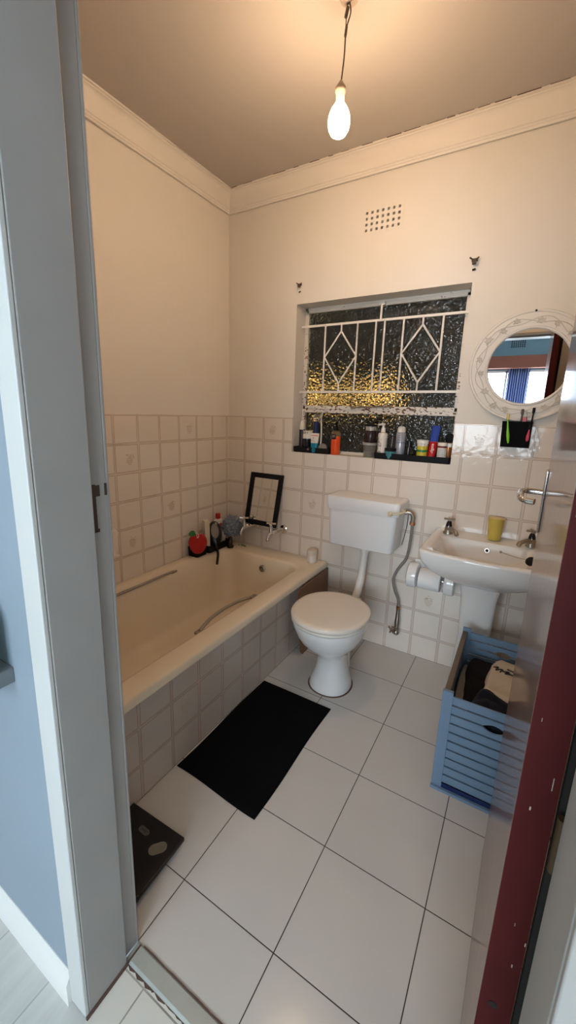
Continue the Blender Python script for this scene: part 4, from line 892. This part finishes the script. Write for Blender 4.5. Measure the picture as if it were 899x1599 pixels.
# toothbrush pouch
TH = thing('toothbrush_holder', (1.728, -.02, 1.25), 'black wall pouch on the tiles under the round mirror holding toothbrushes', 'toothbrush holder')
b = MB(); b.loft([rrect(1.732, -.022, .060, .0175, .006, 1.251), rrect(1.730, -.024, .062, .020, .007, 1.372), rrect(1.730, -.024, .059, .017, .006, 1.372), rrect(1.731, -.022, .057, .015, .005, 1.256)]); b.build('pouch', 'black_fabric', TH)
b = MB(); b.box(1.670, 1.790, -.0035, -.0005, 1.248, 1.385); b.build('back_sheet', 'whitelabel', TH)
def brush(x, z0, z1, lean, m, label, headm=None, front=True):
    y_ = -.0475 if front else -.026
    t = thing('toothbrush', (x, y_, z0), label, 'toothbrush')
    n = 10; pts = [(x+lean*i/n, y_-.002*math.sin(PI*i/n), z0+(z1-z0)*i/n) for i in range(n+1)]
    b = MB(); b.tube(pts, [.003, .0055, .0065, .007, .0068, .006, .0048, .0042, .0035, .003, .0028], 10); b.build('brush_handle', m, t)
    b = MB(); x_, yy, zz = pts[-1]; b.box(x_-.0058, x_+.0058, yy-.004, yy+.004, zz-.002, zz+.024); b.build('brush_head', headm or m, t, bevel=.003)
brush(1.705, 1.270, 1.380, -.016, 'lime', 'lime green toothbrush clipped to the left front of the black pouch', 'yellow')
brush(1.779, 1.283, 1.338, .003, 'pink', 'pink toothbrush clipped to the right front of the black pouch', 'black')
brush(1.740, 1.262, 1.405, .004, 'wire', 'thin dark brown toothbrush standing up in the middle of the pouch', 'wire', False)
brush(1.782, 1.262, 1.412, .006, 'black', 'thick black toothbrush standing at the right end of the pouch', 'black', False)
b = MB(); b.box(1.748, 1.766, -.030, -.020, 1.262, 1.392); tag(b.build('toothpaste_sachet', 'red_plastic', bevel=.002), 'small red tipped tube in the black pouch between two toothbrushes', 'tube')

# ================================================================== WINDOW SILL ITEMS
def tray(x0, x1, label):
    cx_, hw_ = (x0+x1)/2, (x1-x0)/2; b = MB(); z = OZ0+.0006
    b.loft([rrect(cx_, .055, hw_-.003, .046, .008, z), rrect(cx_, .055, hw_, .048, .009, z+.034), rrect(cx_, .055, hw_-.003, .045, .008, z+.034), rrect(cx_, .055, hw_-.005, .043, .008, z+.004)])
    tag(b.build('sill_tray', 'black', angle=50), label, 'tray', 'black trays on the window sill')
tray(.510, .757, 'short black plastic tray at the left end of the window sill')
tray(1.040, 1.450, 'long black plastic tray at the right end of the window sill')
ZT = OZ0+.0052
# left tray
t = thing('deodorant_can', (.600, .055, ZT), 'black and white labelled can with a wide white label in the left sill tray', 'can')
b = MB(); b.lathe([(0, 0), (.0275, 0), (.029, .003), (.029, .128), (.0275, .132), (0, .132)], (.592, .045, ZT)); b.build('can_body', 'black_gloss', t)
b = MB(); b.lathe([(.0290, .082), (.0295, .082), (.0295, .131), (.0290, .131)], (.592, .045, ZT)); b.build('can_label', 'whitelabel', t)
b = MB(); b.lathe([(.0285, 0), (.0298, 0), (.0298, .007), (.029, .007)], (.592, .045, ZT+.012)); b.build('white_base_ring', 'whitelabel', t)
o = text_part('DRY', .022, (.590, .045-.0297, ZT+.117), (PI/2, 0, 0), 'ink', t); wrap(o, .592, .045, .0297)
b = MB(); b.lathe([(0, 0), (.018, 0), (.018, .150), (.015, .152), (.013, .178), (.008, .190), (0, .190)], (.541, .062, ZT), m=0); t = thing('lotion_bottle', (.541, .062, ZT), 'dark bottle with a tall white cap in the left corner of the sill', 'bottle')
b = MB(); b.lathe([(0, 0), (.0175, 0), (.018, .003), (.018, .135), (0, .135)], (.543, .062, ZT)); b.build('bottle_body', 'plum', t)
b = MB(); b.lathe([(0, .1355), (.0165, .1355), (.0165, .160), (.011, .186), (.006, .192), (0, .192)], (.545, .060, ZT)); b.build('cap', 'whitelabel', t)
t = thing('blue_tube', (.640, .085, ZT), 'tall navy blue slim bottle with a clear cap in the left sill tray', 'bottle')
b = MB(); b.lathe([(0, 0), (.0165, 0), (.0165, .18), (.012, .190), (0, .190)], (.628, .088, ZT)); b.build('tube_body', 'navy_plastic', t)
b = MB(); b.lathe([(0, .1905), (.019, .1905), (.022, .20), (.022, .222), (.014, .232), (0, .232)], (.628, .088, ZT)); b.build('clear_cap', 'clear', t)
t = thing('toothbrush', (.665, .085, ZT), 'white handled toothbrush leaning upright against the window in the left tray', 'toothbrush')
b = MB(); b.tube(arc([(.672, .075, ZT), (.668, .085, ZT+.12), (.658, .097, ZT+.20), (.662, .100, ZT+.245)]), [.0055]*8+[.005]*8+[.004]*8+[.003], 10); b.build('brush_handle', 'whitelabel', t)
b = MB(); b.box(.654, .660, .094, .104, ZT+.222, ZT+.248); b.build('bristles', 'card', t)
t = thing('cream_tube', (.665, .03, ZT), 'white and teal cosmetic tube standing on its cap in the left tray', 'tube')
def flat(cx_, cy_, w0, d0, z_): return rrect(cx_, cy_, w0, d0, min(w0, d0)*.95, z_, 5)
b = MB(); tx, ty = .655, .022; b.loft([flat(tx, ty, .021, .015, ZT+.012), flat(tx, ty, .0225, .015, ZT+.03), flat(tx, ty, .0245, .011, ZT+.058)], cap1=False); b.build('tube_lower', 'teal', t)
b = MB(); b.loft([flat(tx, ty, .0245, .011, ZT+.058), flat(tx, ty, .027, .006, ZT+.09), flat(tx, ty, .029, .0022, ZT+.112), flat(tx, ty, .029, .0018, ZT+.118)], cap0=False); b.build('tube_upper', 'whitelabel', t)
b = MB(); b.loft([flat(tx, ty, .018, .014, ZT), flat(tx, ty, .020, .015, ZT+.012)]); b.build('cap', 'teal', t)
b = MB(); b.box(tx-.022, tx+.022, ty-.0062, ty-.0040, ZT+.101, ZT+.106); b.build('salmon_stripe', 'salmon', t)
b = MB(); b.lathe([(0, 0), (.0035, 0), (.0035, .001), (0, .001)], (tx-.006, ty-.0085, ZT+.089), (0, -1, .12)); b.tube(arc([(tx-.02, ty-.0095, ZT+.070), (tx-.008, ty-.0098, ZT+.076), (tx+.002, ty-.0095, ZT+.071), (tx+.008, ty-.0098, ZT+.066)]), .001, 6); b.build('printed_logo', 'greydisc', t)
b = MB(); b.tube([(tx-.010, ty-.0138, ZT+.022), (tx+.004, ty-.0138, ZT+.030), (tx-.003, ty-.0125, ZT+.045)], .003, 6); b.build('printed_wave', 'tealjar', t)
b = MB(); b.lathe([(0, 0), (.026, 0), (.028, .003), (.028, .012), (.026, .015), (0, .015)], (.705, .045, ZT+.029), (.1, -1, .1), seg=28); tag(b.build('round_compact', 'greydisc'), 'round grey compact propped upright beside the orange bottle', 'compact')
b = MB(); b.sphere((.617, .016, ZT+.018), .012, (1.3, .8, 1)); tag(b.build('small_cap', 'greydisc'), 'small dark rounded cap lying behind the teal tube', 'cap')
# orange bottle on bare sill
t = thing('shower_gel', (.784, .035, OZ0), 'orange shower gel bottle with a black nozzle on the bare sill', 'bottle'); oc = (.788, .040, OZ0+.0008); ow = 1.0
b = MB(); b.lathe([(0, 0), (.026, 0), (.0285, .004), (.0285, .105), (.0283, .110), (0, .110)], oc, seg=28); b.build('bottle_body', 'orange', t)
b = MB(); b.lathe([(0, .1105), (.0283, .1105), (.028, .125), (.022, .140), (.010, .146), (0, .146)], oc, seg=28); b.build('bottle_shoulder', 'clear_orange', t)
b = MB(); b.lathe([(0, .1465), (.0125, .1465), (.0125, .158), (.010, .164), (.006, .182), (.004, .196), (0, .197)], oc); b.build('nozzle', 'black', t)
b = MB()
rg = [[(oc[0]+.0290*math.sin(a), oc[1]-.0290*math.cos(a), z_) for a in [-1.05+1.5*i/12 for i in range(13)]] for z_ in (OZ0+.094, OZ0+.124)]
b.loft(rg, cap0=False, cap1=False, closed=False); o = b.build('front_label', 'ink', t); s_ = o.modifiers.new('s', 'SOLIDIFY'); s_.thickness = .0005
b = MB()
for dz in (0, .0075): b.loft([[(oc[0]+.0297*math.sin(a), oc[1]-.0297*math.cos(a), z_) for a in [-.6+.8*i/8 for i in range(9)]] for z_ in (OZ0+.107+dz, OZ0+.109+dz)], cap0=False, cap1=False, closed=False)
o = b.build('label_print', 'card', t)
# stacked clear tubs
t = thing('storage_jar', (1.005, .06, OZ0), 'clear plastic tub with a pale rim, lower of the two stacked beside the right tray', 'jar'); c_ = (.996, .060, OZ0+.0008)
b = MB(); b.lathe([(0, 0), (.034, 0), (.038, .070), (.036, .070), (.0325, .002), (0, .002)], c_, seg=28); b.build('tub_wall', 'clear', t)
b = MB(); b.lathe([(0, .0705), (.042, .0705), (.043, .078), (.041, .084), (0, .084)], c_, seg=28); b.build('tub_lid', 'greyplastic', t)
b = MB(); b.lathe([(0, 0), (.028, 0), (.030, .030), (0, .030)], (c_[0], c_[1], c_[2]+.003), seg=20); b.build('contents', 'greydisc', t)
t = thing('storage_jar', (1.005, .06, OZ0+.085), 'dark filled jar with a black lid, upper of the two stacked beside the right tray', 'jar'); c_ = (.998, .060, OZ0+.0855)
b = MB(); b.lathe([(0, 0), (.033, 0), (.0355, .004), (.0355, .060), (.031, .069), (0, .069)], c_, seg=28); b.build('jar_body', 'plum', t)
b = MB(); b.lathe([(0, .0695), (.030, .0695), (.030, .092), (0, .092)], c_, seg=28); b.build('jar_neck', 'greyplastic', t)
b = MB(); b.lathe([(0, .0925), (.032, .0925), (.032, .103), (.030, .105), (0, .105)], c_, seg=28); b.build('jar_lid', 'black', t)
# white pump bottle
t = thing('pump_bottle', (1.07, .05, ZT), 'tall white pump bottle with black vertical lettering in the right tray', 'bottle'); c_ = (1.076, .040, ZT)
b = MB(); b.lathe([(0, 0), (.0245, 0), (.026, .003), (.026, .132), (.022, .139), (.011, .143), (0, .143)], c_, seg=28); b.build('bottle_body', 'whitelabel', t)
b = MB(); b.lathe([(0, .1435), (.012, .1435), (.013, .150), (.011, .165), (.007, .172), (.007, .182), (0, .182)], c_); b.tube([(c_[0]+.008, c_[1]-.002, ZT+.186), (c_[0]-.008, c_[1]-.004, ZT+.187), (c_[0]-.030, c_[1]-.010, ZT+.183)], [.007, .0065, .0035], 10); b.build('pump_head', 'whitelabel', t)
o = text_part('STEPT', .034, (c_[0]-.009, c_[1]-.0265, ZT+.070), (PI/2, -PI/2, 0), 'ink', t); wrap(o, c_[0], c_[1], .0263)
# tweezers-like sticks
t = thing('nail_clippers', (1.12, .06, ZT), 'pair of slim metallic grooming sticks standing behind the teal jar', 'tool')
for (x_, l_) in ((1.116, .118), (1.140, .135)):
    b = MB(); b.tube([(x_, .075, ZT), (x_+.006, .080, ZT+l_)], [.0035, .003], 8); b.build('stick', 'steel', t)
b = MB(); b.box(1.108, 1.152, .082, .090, ZT, ZT+.115); b.build('dark_sleeve', 'plum', t, bevel=.003)
# teal jar
t = thing('hair_wax_jar', (1.12, .03, ZT), 'small flat teal jar with a black lid at the front of the right tray', 'jar'); c_ = (1.128, .034, ZT+.028-.028)
b = MB(); b.lathe([(0, .014), (.029, .014), (.031, .018), (.031, .040), (0, .040)], c_, seg=28); b.lathe([(0, 0), (.026, 0), (.028, .014), (0, .014)], c_); b.build('jar_body', 'tealjar', t)
b = MB(); b.lathe([(0, .0405), (.0318, .0405), (.0318, .056), (.030, .058), (0, .058)], c_, seg=28); b.build('jar_lid', 'black', t)
# grey aerosol
t = thing('deodorant_can', (1.155, .055, ZT), 'tall grey aerosol can with a white cap in the right sill tray', 'can'); c_ = (1.173, .062, ZT)
b = MB(); b.lathe([(0, 0), (.0245, 0), (.026, .004), (.026, .140), (.022, .148), (0, .148)], c_, seg=28); b.build('can_body', 'grey_can', t)
b = MB(); b.lathe([(0, .1485), (.0215, .1485), (.0215, .162), (.017, .176), (.009, .180), (0, .180)], c_, seg=28); b.build('cap', 'whitelabel', t)
b = MB(); b.lathe([(.026, .088), (.0264, .088), (.0264, .094), (.026, .094)], c_, seg=28); b.build('printed_band', 'greyband', t)
b = MB()
for dz, w_ in ((0, .55), (.006, .35), (.016, .5), (.026, .3)): b.loft([[(c_[0]+.0263*math.sin(a), c_[1]-.0263*math.cos(a), z_) for a in [-.2-w_+2*w_*i/8 for i in range(9)]] for z_ in (ZT+.101+dz, ZT+.104+dz)], cap0=False, cap1=False, closed=False)
b.build('label_print', 'greyband', t)
# small black bottle
t = thing('perfume_bottle', (1.22, .05, ZT), 'small black square perfume bottle right of the grey can', 'bottle')
b = MB(); b.box(1.204, 1.246, .040, .066, ZT, ZT+.066); b.build('bottle_glass', 'black_gloss', t, bevel=.004)
b = MB(); b.lathe([(0, 0), (.012, 0), (.012, .034), (0, .034)], (1.225, .053, ZT+.067)); b.build('cap', 'black_gloss', t)
b = MB(); b.box(1.224, 1.2265, .0385, .0400, ZT+.005, ZT+.066); b.build('silver_trim', 'steel', t)
# vitamin tub
c_ = (1.297, .045, ZT)
b = MB(); b.lathe([(0, 0), (.033, 0), (.034, .002), (.034, .017), (0, .018)], c_, seg=28); tag(b.build('round_tin', 'pillblue'), 'flat slate blue tin underneath the yellow and green pill tub', 'tin')
c_ = (1.298, .045, ZT+.0185); t = thing('pill_tub', c_, 'yellow and green pill tub with a white lid standing on a blue tin', 'tub')
b = MB(); b.lathe([(0, 0), (.027, 0), (.028, .003), (.028, .076), (0, .076)], c_, seg=28); b.build('tub_body', 'whitelabel', t)
b = MB(); b.lathe([(.028, .006), (.0284, .006), (.0284, .062), (.028, .062)], c_, seg=28); b.build('yellow_label', 'pillyellow', t)
b = MB(); b.lathe([(.0284, .030), (.0288, .030), (.0288, .042), (.0284, .042)], c_, seg=28); b.build('green_band', 'pillgreen', t)
b = MB(); b.lathe([(0, .0765), (.0305, .0765), (.031, .079), (.031, .092), (.029, .094), (0, .094)], c_, seg=28); b.build('tub_lid', 'white_plastic', t)
# toothpaste tube leaning
t = thing('toothpaste_tube', (1.35, .06, ZT), 'blue and red toothpaste tube leaning cap down in the right tray', 'tube')
def tp(u, h, d=0): return (1.346+.008*h/.2+u, .045+.035*h/.2+d, ZT+h)
def tring(w0, d0, h): return [tp(w0*math.cos(a), h, d0*math.sin(a)) for a in [2*PI*i/20 for i in range(20)]]
b = MB(); b.loft([tring(.017, .015, .014), tring(.020, .016, .03), tring(.0205, .014, .075), tring(.0205, .011, .105)], cap1=False); b.build('red_half', 'toothred', t)
b = MB(); b.loft([tring(.0205, .011, .105), tring(.021, .008, .15), tring(.0215, .003, .18), tring(.0215, .002, .19)], cap0=False); b.build('blue_half', 'royal', t)
b = MB(); b.loft([tring(.014, .014, 0), tring(.016, .015, .013)]); b.build('cap', 'white_plastic', t)
text_part('Colgate', .022, (1.349, .0385, ZT+.062), (PI/2-.16, -PI/2+.04, 0), 'whiteink', t)
# white pill bottle
c_ = (1.402, .034, ZT); t = thing('pill_bottle', c_, 'white pill bottle with a maroon neck band, right of the toothpaste', 'bottle')
b = MB(); b.lathe([(0, 0), (.022, 0), (.0235, .003), (.0235, .088), (0, .088)], c_, seg=28); b.build('bottle_body', 'whitelabel', t)
b = MB(); b.lathe([(.0235, .078), (.0239, .078), (.0239, .088), (.0235, .088)], c_, seg=28); b.build('maroon_band', 'maroon', t)
b = MB(); b.lathe([(.0235, .014), (.0238, .014), (.0238, .020), (.0235, .020)], c_, seg=28); b.build('maroon_stripe', 'maroon', t)
b = MB(); b.lathe([(0, .0885), (.0245, .0885), (.0245, .102), (.023, .104), (0, .104)], c_, seg=28); b.build('bottle_lid', 'white_plastic', t)
for k_ in range(4):
    pass
b = MB()
for k_ in range(6): 
    rg = [[(c_[0]+.0239*math.sin(a), c_[1]-.0239*math.cos(a), ZT+.028+k_*.008+dz) for a in [-.7+1.2*i/8 for i in range(9)]] for dz in (0, .0018)]
    b.loft(rg, cap0=False, cap1=False, closed=False)
b.build('printed_lines', 'greyband', t)
c_ = (1.428, .064, ZT); t = thing('tonic_bottle', c_, 'small copper coloured bottle with a white lid, behind the white pill bottle', 'bottle')
b = MB(); b.lathe([(0, 0), (.017, 0), (.0175, .003), (.0175, .082), (0, .082)], c_); b.build('bottle_body', 'coppery', t)
b = MB(); b.lathe([(0, .0825), (.019, .0825), (.019, .102), (0, .102)], c_); b.build('bottle_lid', 'white_plastic', t)
t = thing('grooming_tool', (1.42, .09, ZT), 'black rounded grooming tool standing in the right corner of the sill', 'hair tool')
b = MB(); b.sphere((1.424, .098, ZT+.125), .024, (1, .55, 1.15)); b.build('tool_head', 'black', t)
b = MB(); b.tube(arc([(1.424, .098, ZT+.105), (1.428, .096, ZT+.06), (1.430, .096, ZT)]), .0085, 12); b.build('tool_handle', 'black', t)

# ================================================================== FLOOR THINGS
# bath mat
b = MB(); n1, n2 = 46, 70; X0, X1, Y0, Y1 = .770, 1.152, -1.316, -.684
top = []
for j in range(n2+1):
    row = []
    for i in range(n1+1):
        u, v = i/n1, j/n2; x_ = X0+(X1-X0)*u; y_ = Y0+(Y1-Y0)*v
        y_ += .006*math.sin(u*4+1)*(1-v)*1.2; x_ += .003*math.sin(v*7)
        z_ = .009+.0015*noise.noise(Vector((x_*9, y_*9, 0)))+.002*math.exp(-((v-.02)/.05)**2)*math.sin(u*6)**2
        e = min(u, 1-u, v, 1-v); z_ *= min(1, .45+e*25); row.append((x_, y_, z_))
    top.append(row)
vs = [p_ for r_ in top for p_ in r_]; nn = len(vs); vs += [(p_[0], p_[1], .0006) for p_ in vs]; fs = []
for j in range(n2):
    for i in range(n1):
        a = j*(n1+1)+i; fs.append((a, a+1, a+n1+2, a+n1+1)); fs.append((nn+a+n1+1, nn+a+n1+2, nn+a+1, nn+a))
def side(idx):
    for p_, q_ in zip(idx[:-1], idx[1:]): fs.append((p_, nn+p_, nn+q_, q_))
side([i for i in range(n1+1)]); side([i*(n1+1)+n1 for i in range(n2+1)]); side([n2*(n1+1)+i for i in range(n1, -1, -1)]); side([i*(n1+1) for i in range(n2, -1, -1)])
b.add(vs, fs); tag(b.build('bath_mat', 'mat'), 'rectangular black bath mat on the floor beside the bath', 'bath mat')
# scale
S = thing('bathroom_scale', (.9, -1.62, 0), 'black bathroom scale with grey display on the floor behind the door frame', 'scale')
q4 = [(1.010, -1.515), (.735, -1.524), (.740, -1.757), (1.024, -1.757)]
q4 = [(1.008, -1.512), (.772, -1.520), (.782, -1.752), (1.018, -1.742)]
def qring(s_, z_):
    cx_, cy_ = .893, -1.632; return [(cx_+(x_-cx_)*s_, cy_+(y_-cy_)*s_, z_) for x_, y_ in q4]
b = MB(); b.loft([qring(.97, .014), qring(1, .017), qring(1, .028), qring(.99, .031)]); b.build('platform', 'scale', S, bevel=.002)
for sx, sy in ((-1, -1), (-1, 1), (1, -1), (1, 1)):
    b = MB(); b.lathe([(0, 0), (.018, 0), (.016, .014), (0, .014)], (.893+sx*.09, -1.632+sy*.08, .0005)); b.build('foot', 'black', S)
def pill(cx_, cy_, L_, w_, a, z0, z1, m, nm):
    pts = []; 
    for k_ in range(2):
        for i in range(9):
            t_ = -PI/2+PI*i/8+k_*PI; ox = L_/2*(1 if k_ == 0 else -1); lx, ly = ox+w_/2*math.cos(t_), w_/2*math.sin(t_)
            pts.append((cx_+lx*math.cos(a)-ly*math.sin(a), cy_+lx*math.sin(a)+ly*math.cos(a)))
    mb = MB(); mb.prism(pts, 'xy', z0, z1); return mb.build(nm, m, S, smooth=False)
pill(.882, -1.568, .024, .020, -.05, .0305, .0318, 'badge', 'badge'); text_part('HOMZ', .009, (.882, -1.568, .0321), (0, 0, -.05), 'ink', S, 'badge_lettering')
pill(.962, -1.583, .0235, .034, .9, .0305, .0320, 'lcd', 'display')

# laundry crate
LB = thing('laundry_crate', (1.80, -.58, 0), 'blue slatted wooden laundry crate by the basin and open door, holding clothes', 'laundry basket')
cx0, cx1, cy0, cy1, ch = 1.643, 1.978, -.842, -.302, .405
def panel(yA, yB, name, hole=True):
    b = MB(); px0, px1 = cx0+.032, cx1-.032; zs0, zs1 = .030, ch-.002; n = 10; hgt = (zs1-zs0)/n; gap = .0062; xc = (cx0+cx1)/2+.008
    b.box(cx0, cx0+.036, yA, yB, .0, ch+.012); b.box(cx1-.036, cx1, yA, yB, .0, ch+.012)
    hz = zs0+hgt*8; hw_, hh = .036, .016
    for i in range(n):
        za, zb = zs0+i*hgt+gap/2, zs0+(i+1)*hgt-gap/2
        if hole and i in (7, 8):
            pts = []
            N_ = 12
            if i == 7:
                pts = [(px0, za), (px1, za), (px1, zb)]+[(xc+hw_-2*hw_*k_/N_, zb-(hh-gap/2)*math.sin(PI*k_/N_)) for k_ in range(N_+1)]+[(px0, zb)]
            else:
                pts = [(px0, zb), (px0, za)]+[(xc-hw_+2*hw_*k_/N_, za+(hh-gap/2)*math.sin(PI*k_/N_)) for k_ in range(N_+1)]+[(px1, za), (px1, zb)]
            b.prism(pts, 'xz', yA+.003, yB-.003)
        else: b.box(px0, px1, yA+.003, yB-.003, za, zb)
    return b.build(name, 'bluewood', LB, bevel=.0008, bseg=1)
panel(cy0, cy0+.014, 'front_panel'); panel(cy1-.014, cy1, 'back_panel')
for xa, xb, nm in ((cx0+.006, cx0+.018, 'side_panel'), (cx1-.018, cx1-.006, 'side_panel')):
    b = MB()
    for i in range(10):
        h_ = (ch-.045)/10; b.box(xa, xb, cy0+.014, cy1-.014, .03+i*h_+.002, .03+(i+1)*h_-.002)
    for yy in (cy0+.016, cy1-.046): b.box(xa-.003, xb+.003 if xa < 1.7 else xb+.003, yy, yy+.03, 0, ch-.010)
    b.build(nm, 'bluewood', LB, bevel=.0008, bseg=1)
for xa in (cx0+.002, cx1-.022):
    b = MB(); b.box(xa, xa+.020, cy0+.014, cy1-.014, ch-.016, ch-.003); b.build('top_rail', 'rawwood', LB, bevel=.001)
b = MB(); b.box(cx0+.018, cx1-.018, cy0+.014, cy1-.014, .022, .03); b.build('crate_base', 'rawwood', LB)
b = MB(); b.box(cx0-.001, cx1+.001, cy0-.012, cy0+.001, .0, .012); b.build('front_lip', 'bluewood', LB, bevel=.001)
b = MB(); b.box(cx0+.036, cx1-.036, cy0-.0005, cy0+.003, .012, .030); b.build('kick_rail', 'navy_plastic', LB)

def cloth(name, pts, z, m, label, amp=.018, seed=0, drop=.05, fr=14, extra=None):
    """soft crumpled garment: polar grid over a polygon outline"""
    import functools
    cx_ = sum(p_[0] for p_ in pts)/len(pts); cy_ = sum(p_[1] for p_ in pts)/len(pts); n = len(pts)*6; out = []
    pc = arc([(p_[0], p_[1], 0) for p_ in pts+[pts[0]]], 6)[:-1]
    mb = MB(); rings = []
    for k_ in range(1, 15):
        t_ = k_/14; ring = []
        for p_ in pc:
            x_ = cx_+(p_[0]-cx_)*min(t_, 1); y_ = cy_+(p_[1]-cy_)*min(t_, 1)
            zz = z(x_, y_)+amp*noise.noise(Vector((x_*fr, y_*fr, seed)))+amp*.4*noise.noise(Vector((x_*fr*2.5, y_*fr*2.5, seed+5)))
            if t_ > .8: zz -= drop*((t_-.8)/.2)**2
            ring.append((x_, y_, zz))
        rings.append(ring)
    mb.loft(list(reversed(rings)), cap0=False, cap1=True)
    o = mb.build(name, m, angle=90); s_ = o.modifiers.new('thick', 'SOLIDIFY'); s_.thickness = .004; s_.offset = -1
    return tag(o, label, 'clothes', 'clothes in the blue crate')
i0, i1, j0, j1 = cx0+.026, cx1-.026, cy0+.024, cy1-.024
cloth('beige_towel', [(i0, j0+.03), (i0+.07, j0+.02), (i0+.06, j0+.15), (i0+.05, j1-.12), (i0, j1-.10)], lambda x, y: .30+.02*(y+.6), 'beigecloth', 'beige towel against the left inside of the blue crate', seed=1, drop=.03)
cloth('black_garment', [(i0+.03, j0+.10), (i0+.16, j0+.10), (i0+.17, j1-.10), (i0+.10, j1-.05), (i0+.02, j1-.08)], lambda x, y: .325, 'blackcloth', 'black garment at the back left of the blue crate', seed=2)
SH = cloth('printed_shirt', [(i0+.085, j0+.16), (i0+.18, j0+.13), (i1-.01, j0+.14), (i1-.01, j1-.06), (i0+.12, j1-.06)], lambda x, y: .350, 'creamcloth', 'cream shirt with black printed script in the blue crate', seed=3, amp=.012)
cloth('navy_garment', [(i0+.045, j0+.012), (i0+.16, j0+.006), (i1-.005, j0+.006), (i1-.005, j0+.16), (i0+.17, j0+.17), (i0+.08, j0+.19)], lambda x, y: .335+.018*math.sin((x-i0)*18), 'navy', 'navy garment bunched at the front of the blue crate', seed=6, amp=.022, drop=.06)
b = MB()
def zs(x, y): return .350+.012*noise.noise(Vector((x*14, y*14, 3)))+.0048*noise.noise(Vector((x*35, y*35, 8)))+.0018
def scr(pts, r_=.0028):
    q_ = arc([(p_[0], p_[1], 0) for p_ in pts], 6); b.tube([(p_.x, p_.y, zs(p_.x, p_.y)) for p_ in q_], r_, 6)
bx, by = i0+.150, j1-.175
scr([(bx-.030, by+.035), (bx-.012, by+.045), (bx-.020, by+.015), (bx+.004, by+.028), (bx-.004, by+.0)]); scr([(bx+.006, by+.012), (bx+.028, by+.026), (bx+.014, by-.004), (bx+.044, by+.012), (bx+.050, by-.018)]); scr([(bx+.02, by+.045), (bx+.05, by+.04), (bx+.06, by+.01)])
o = b.build('printed_script', 'ink', SH)
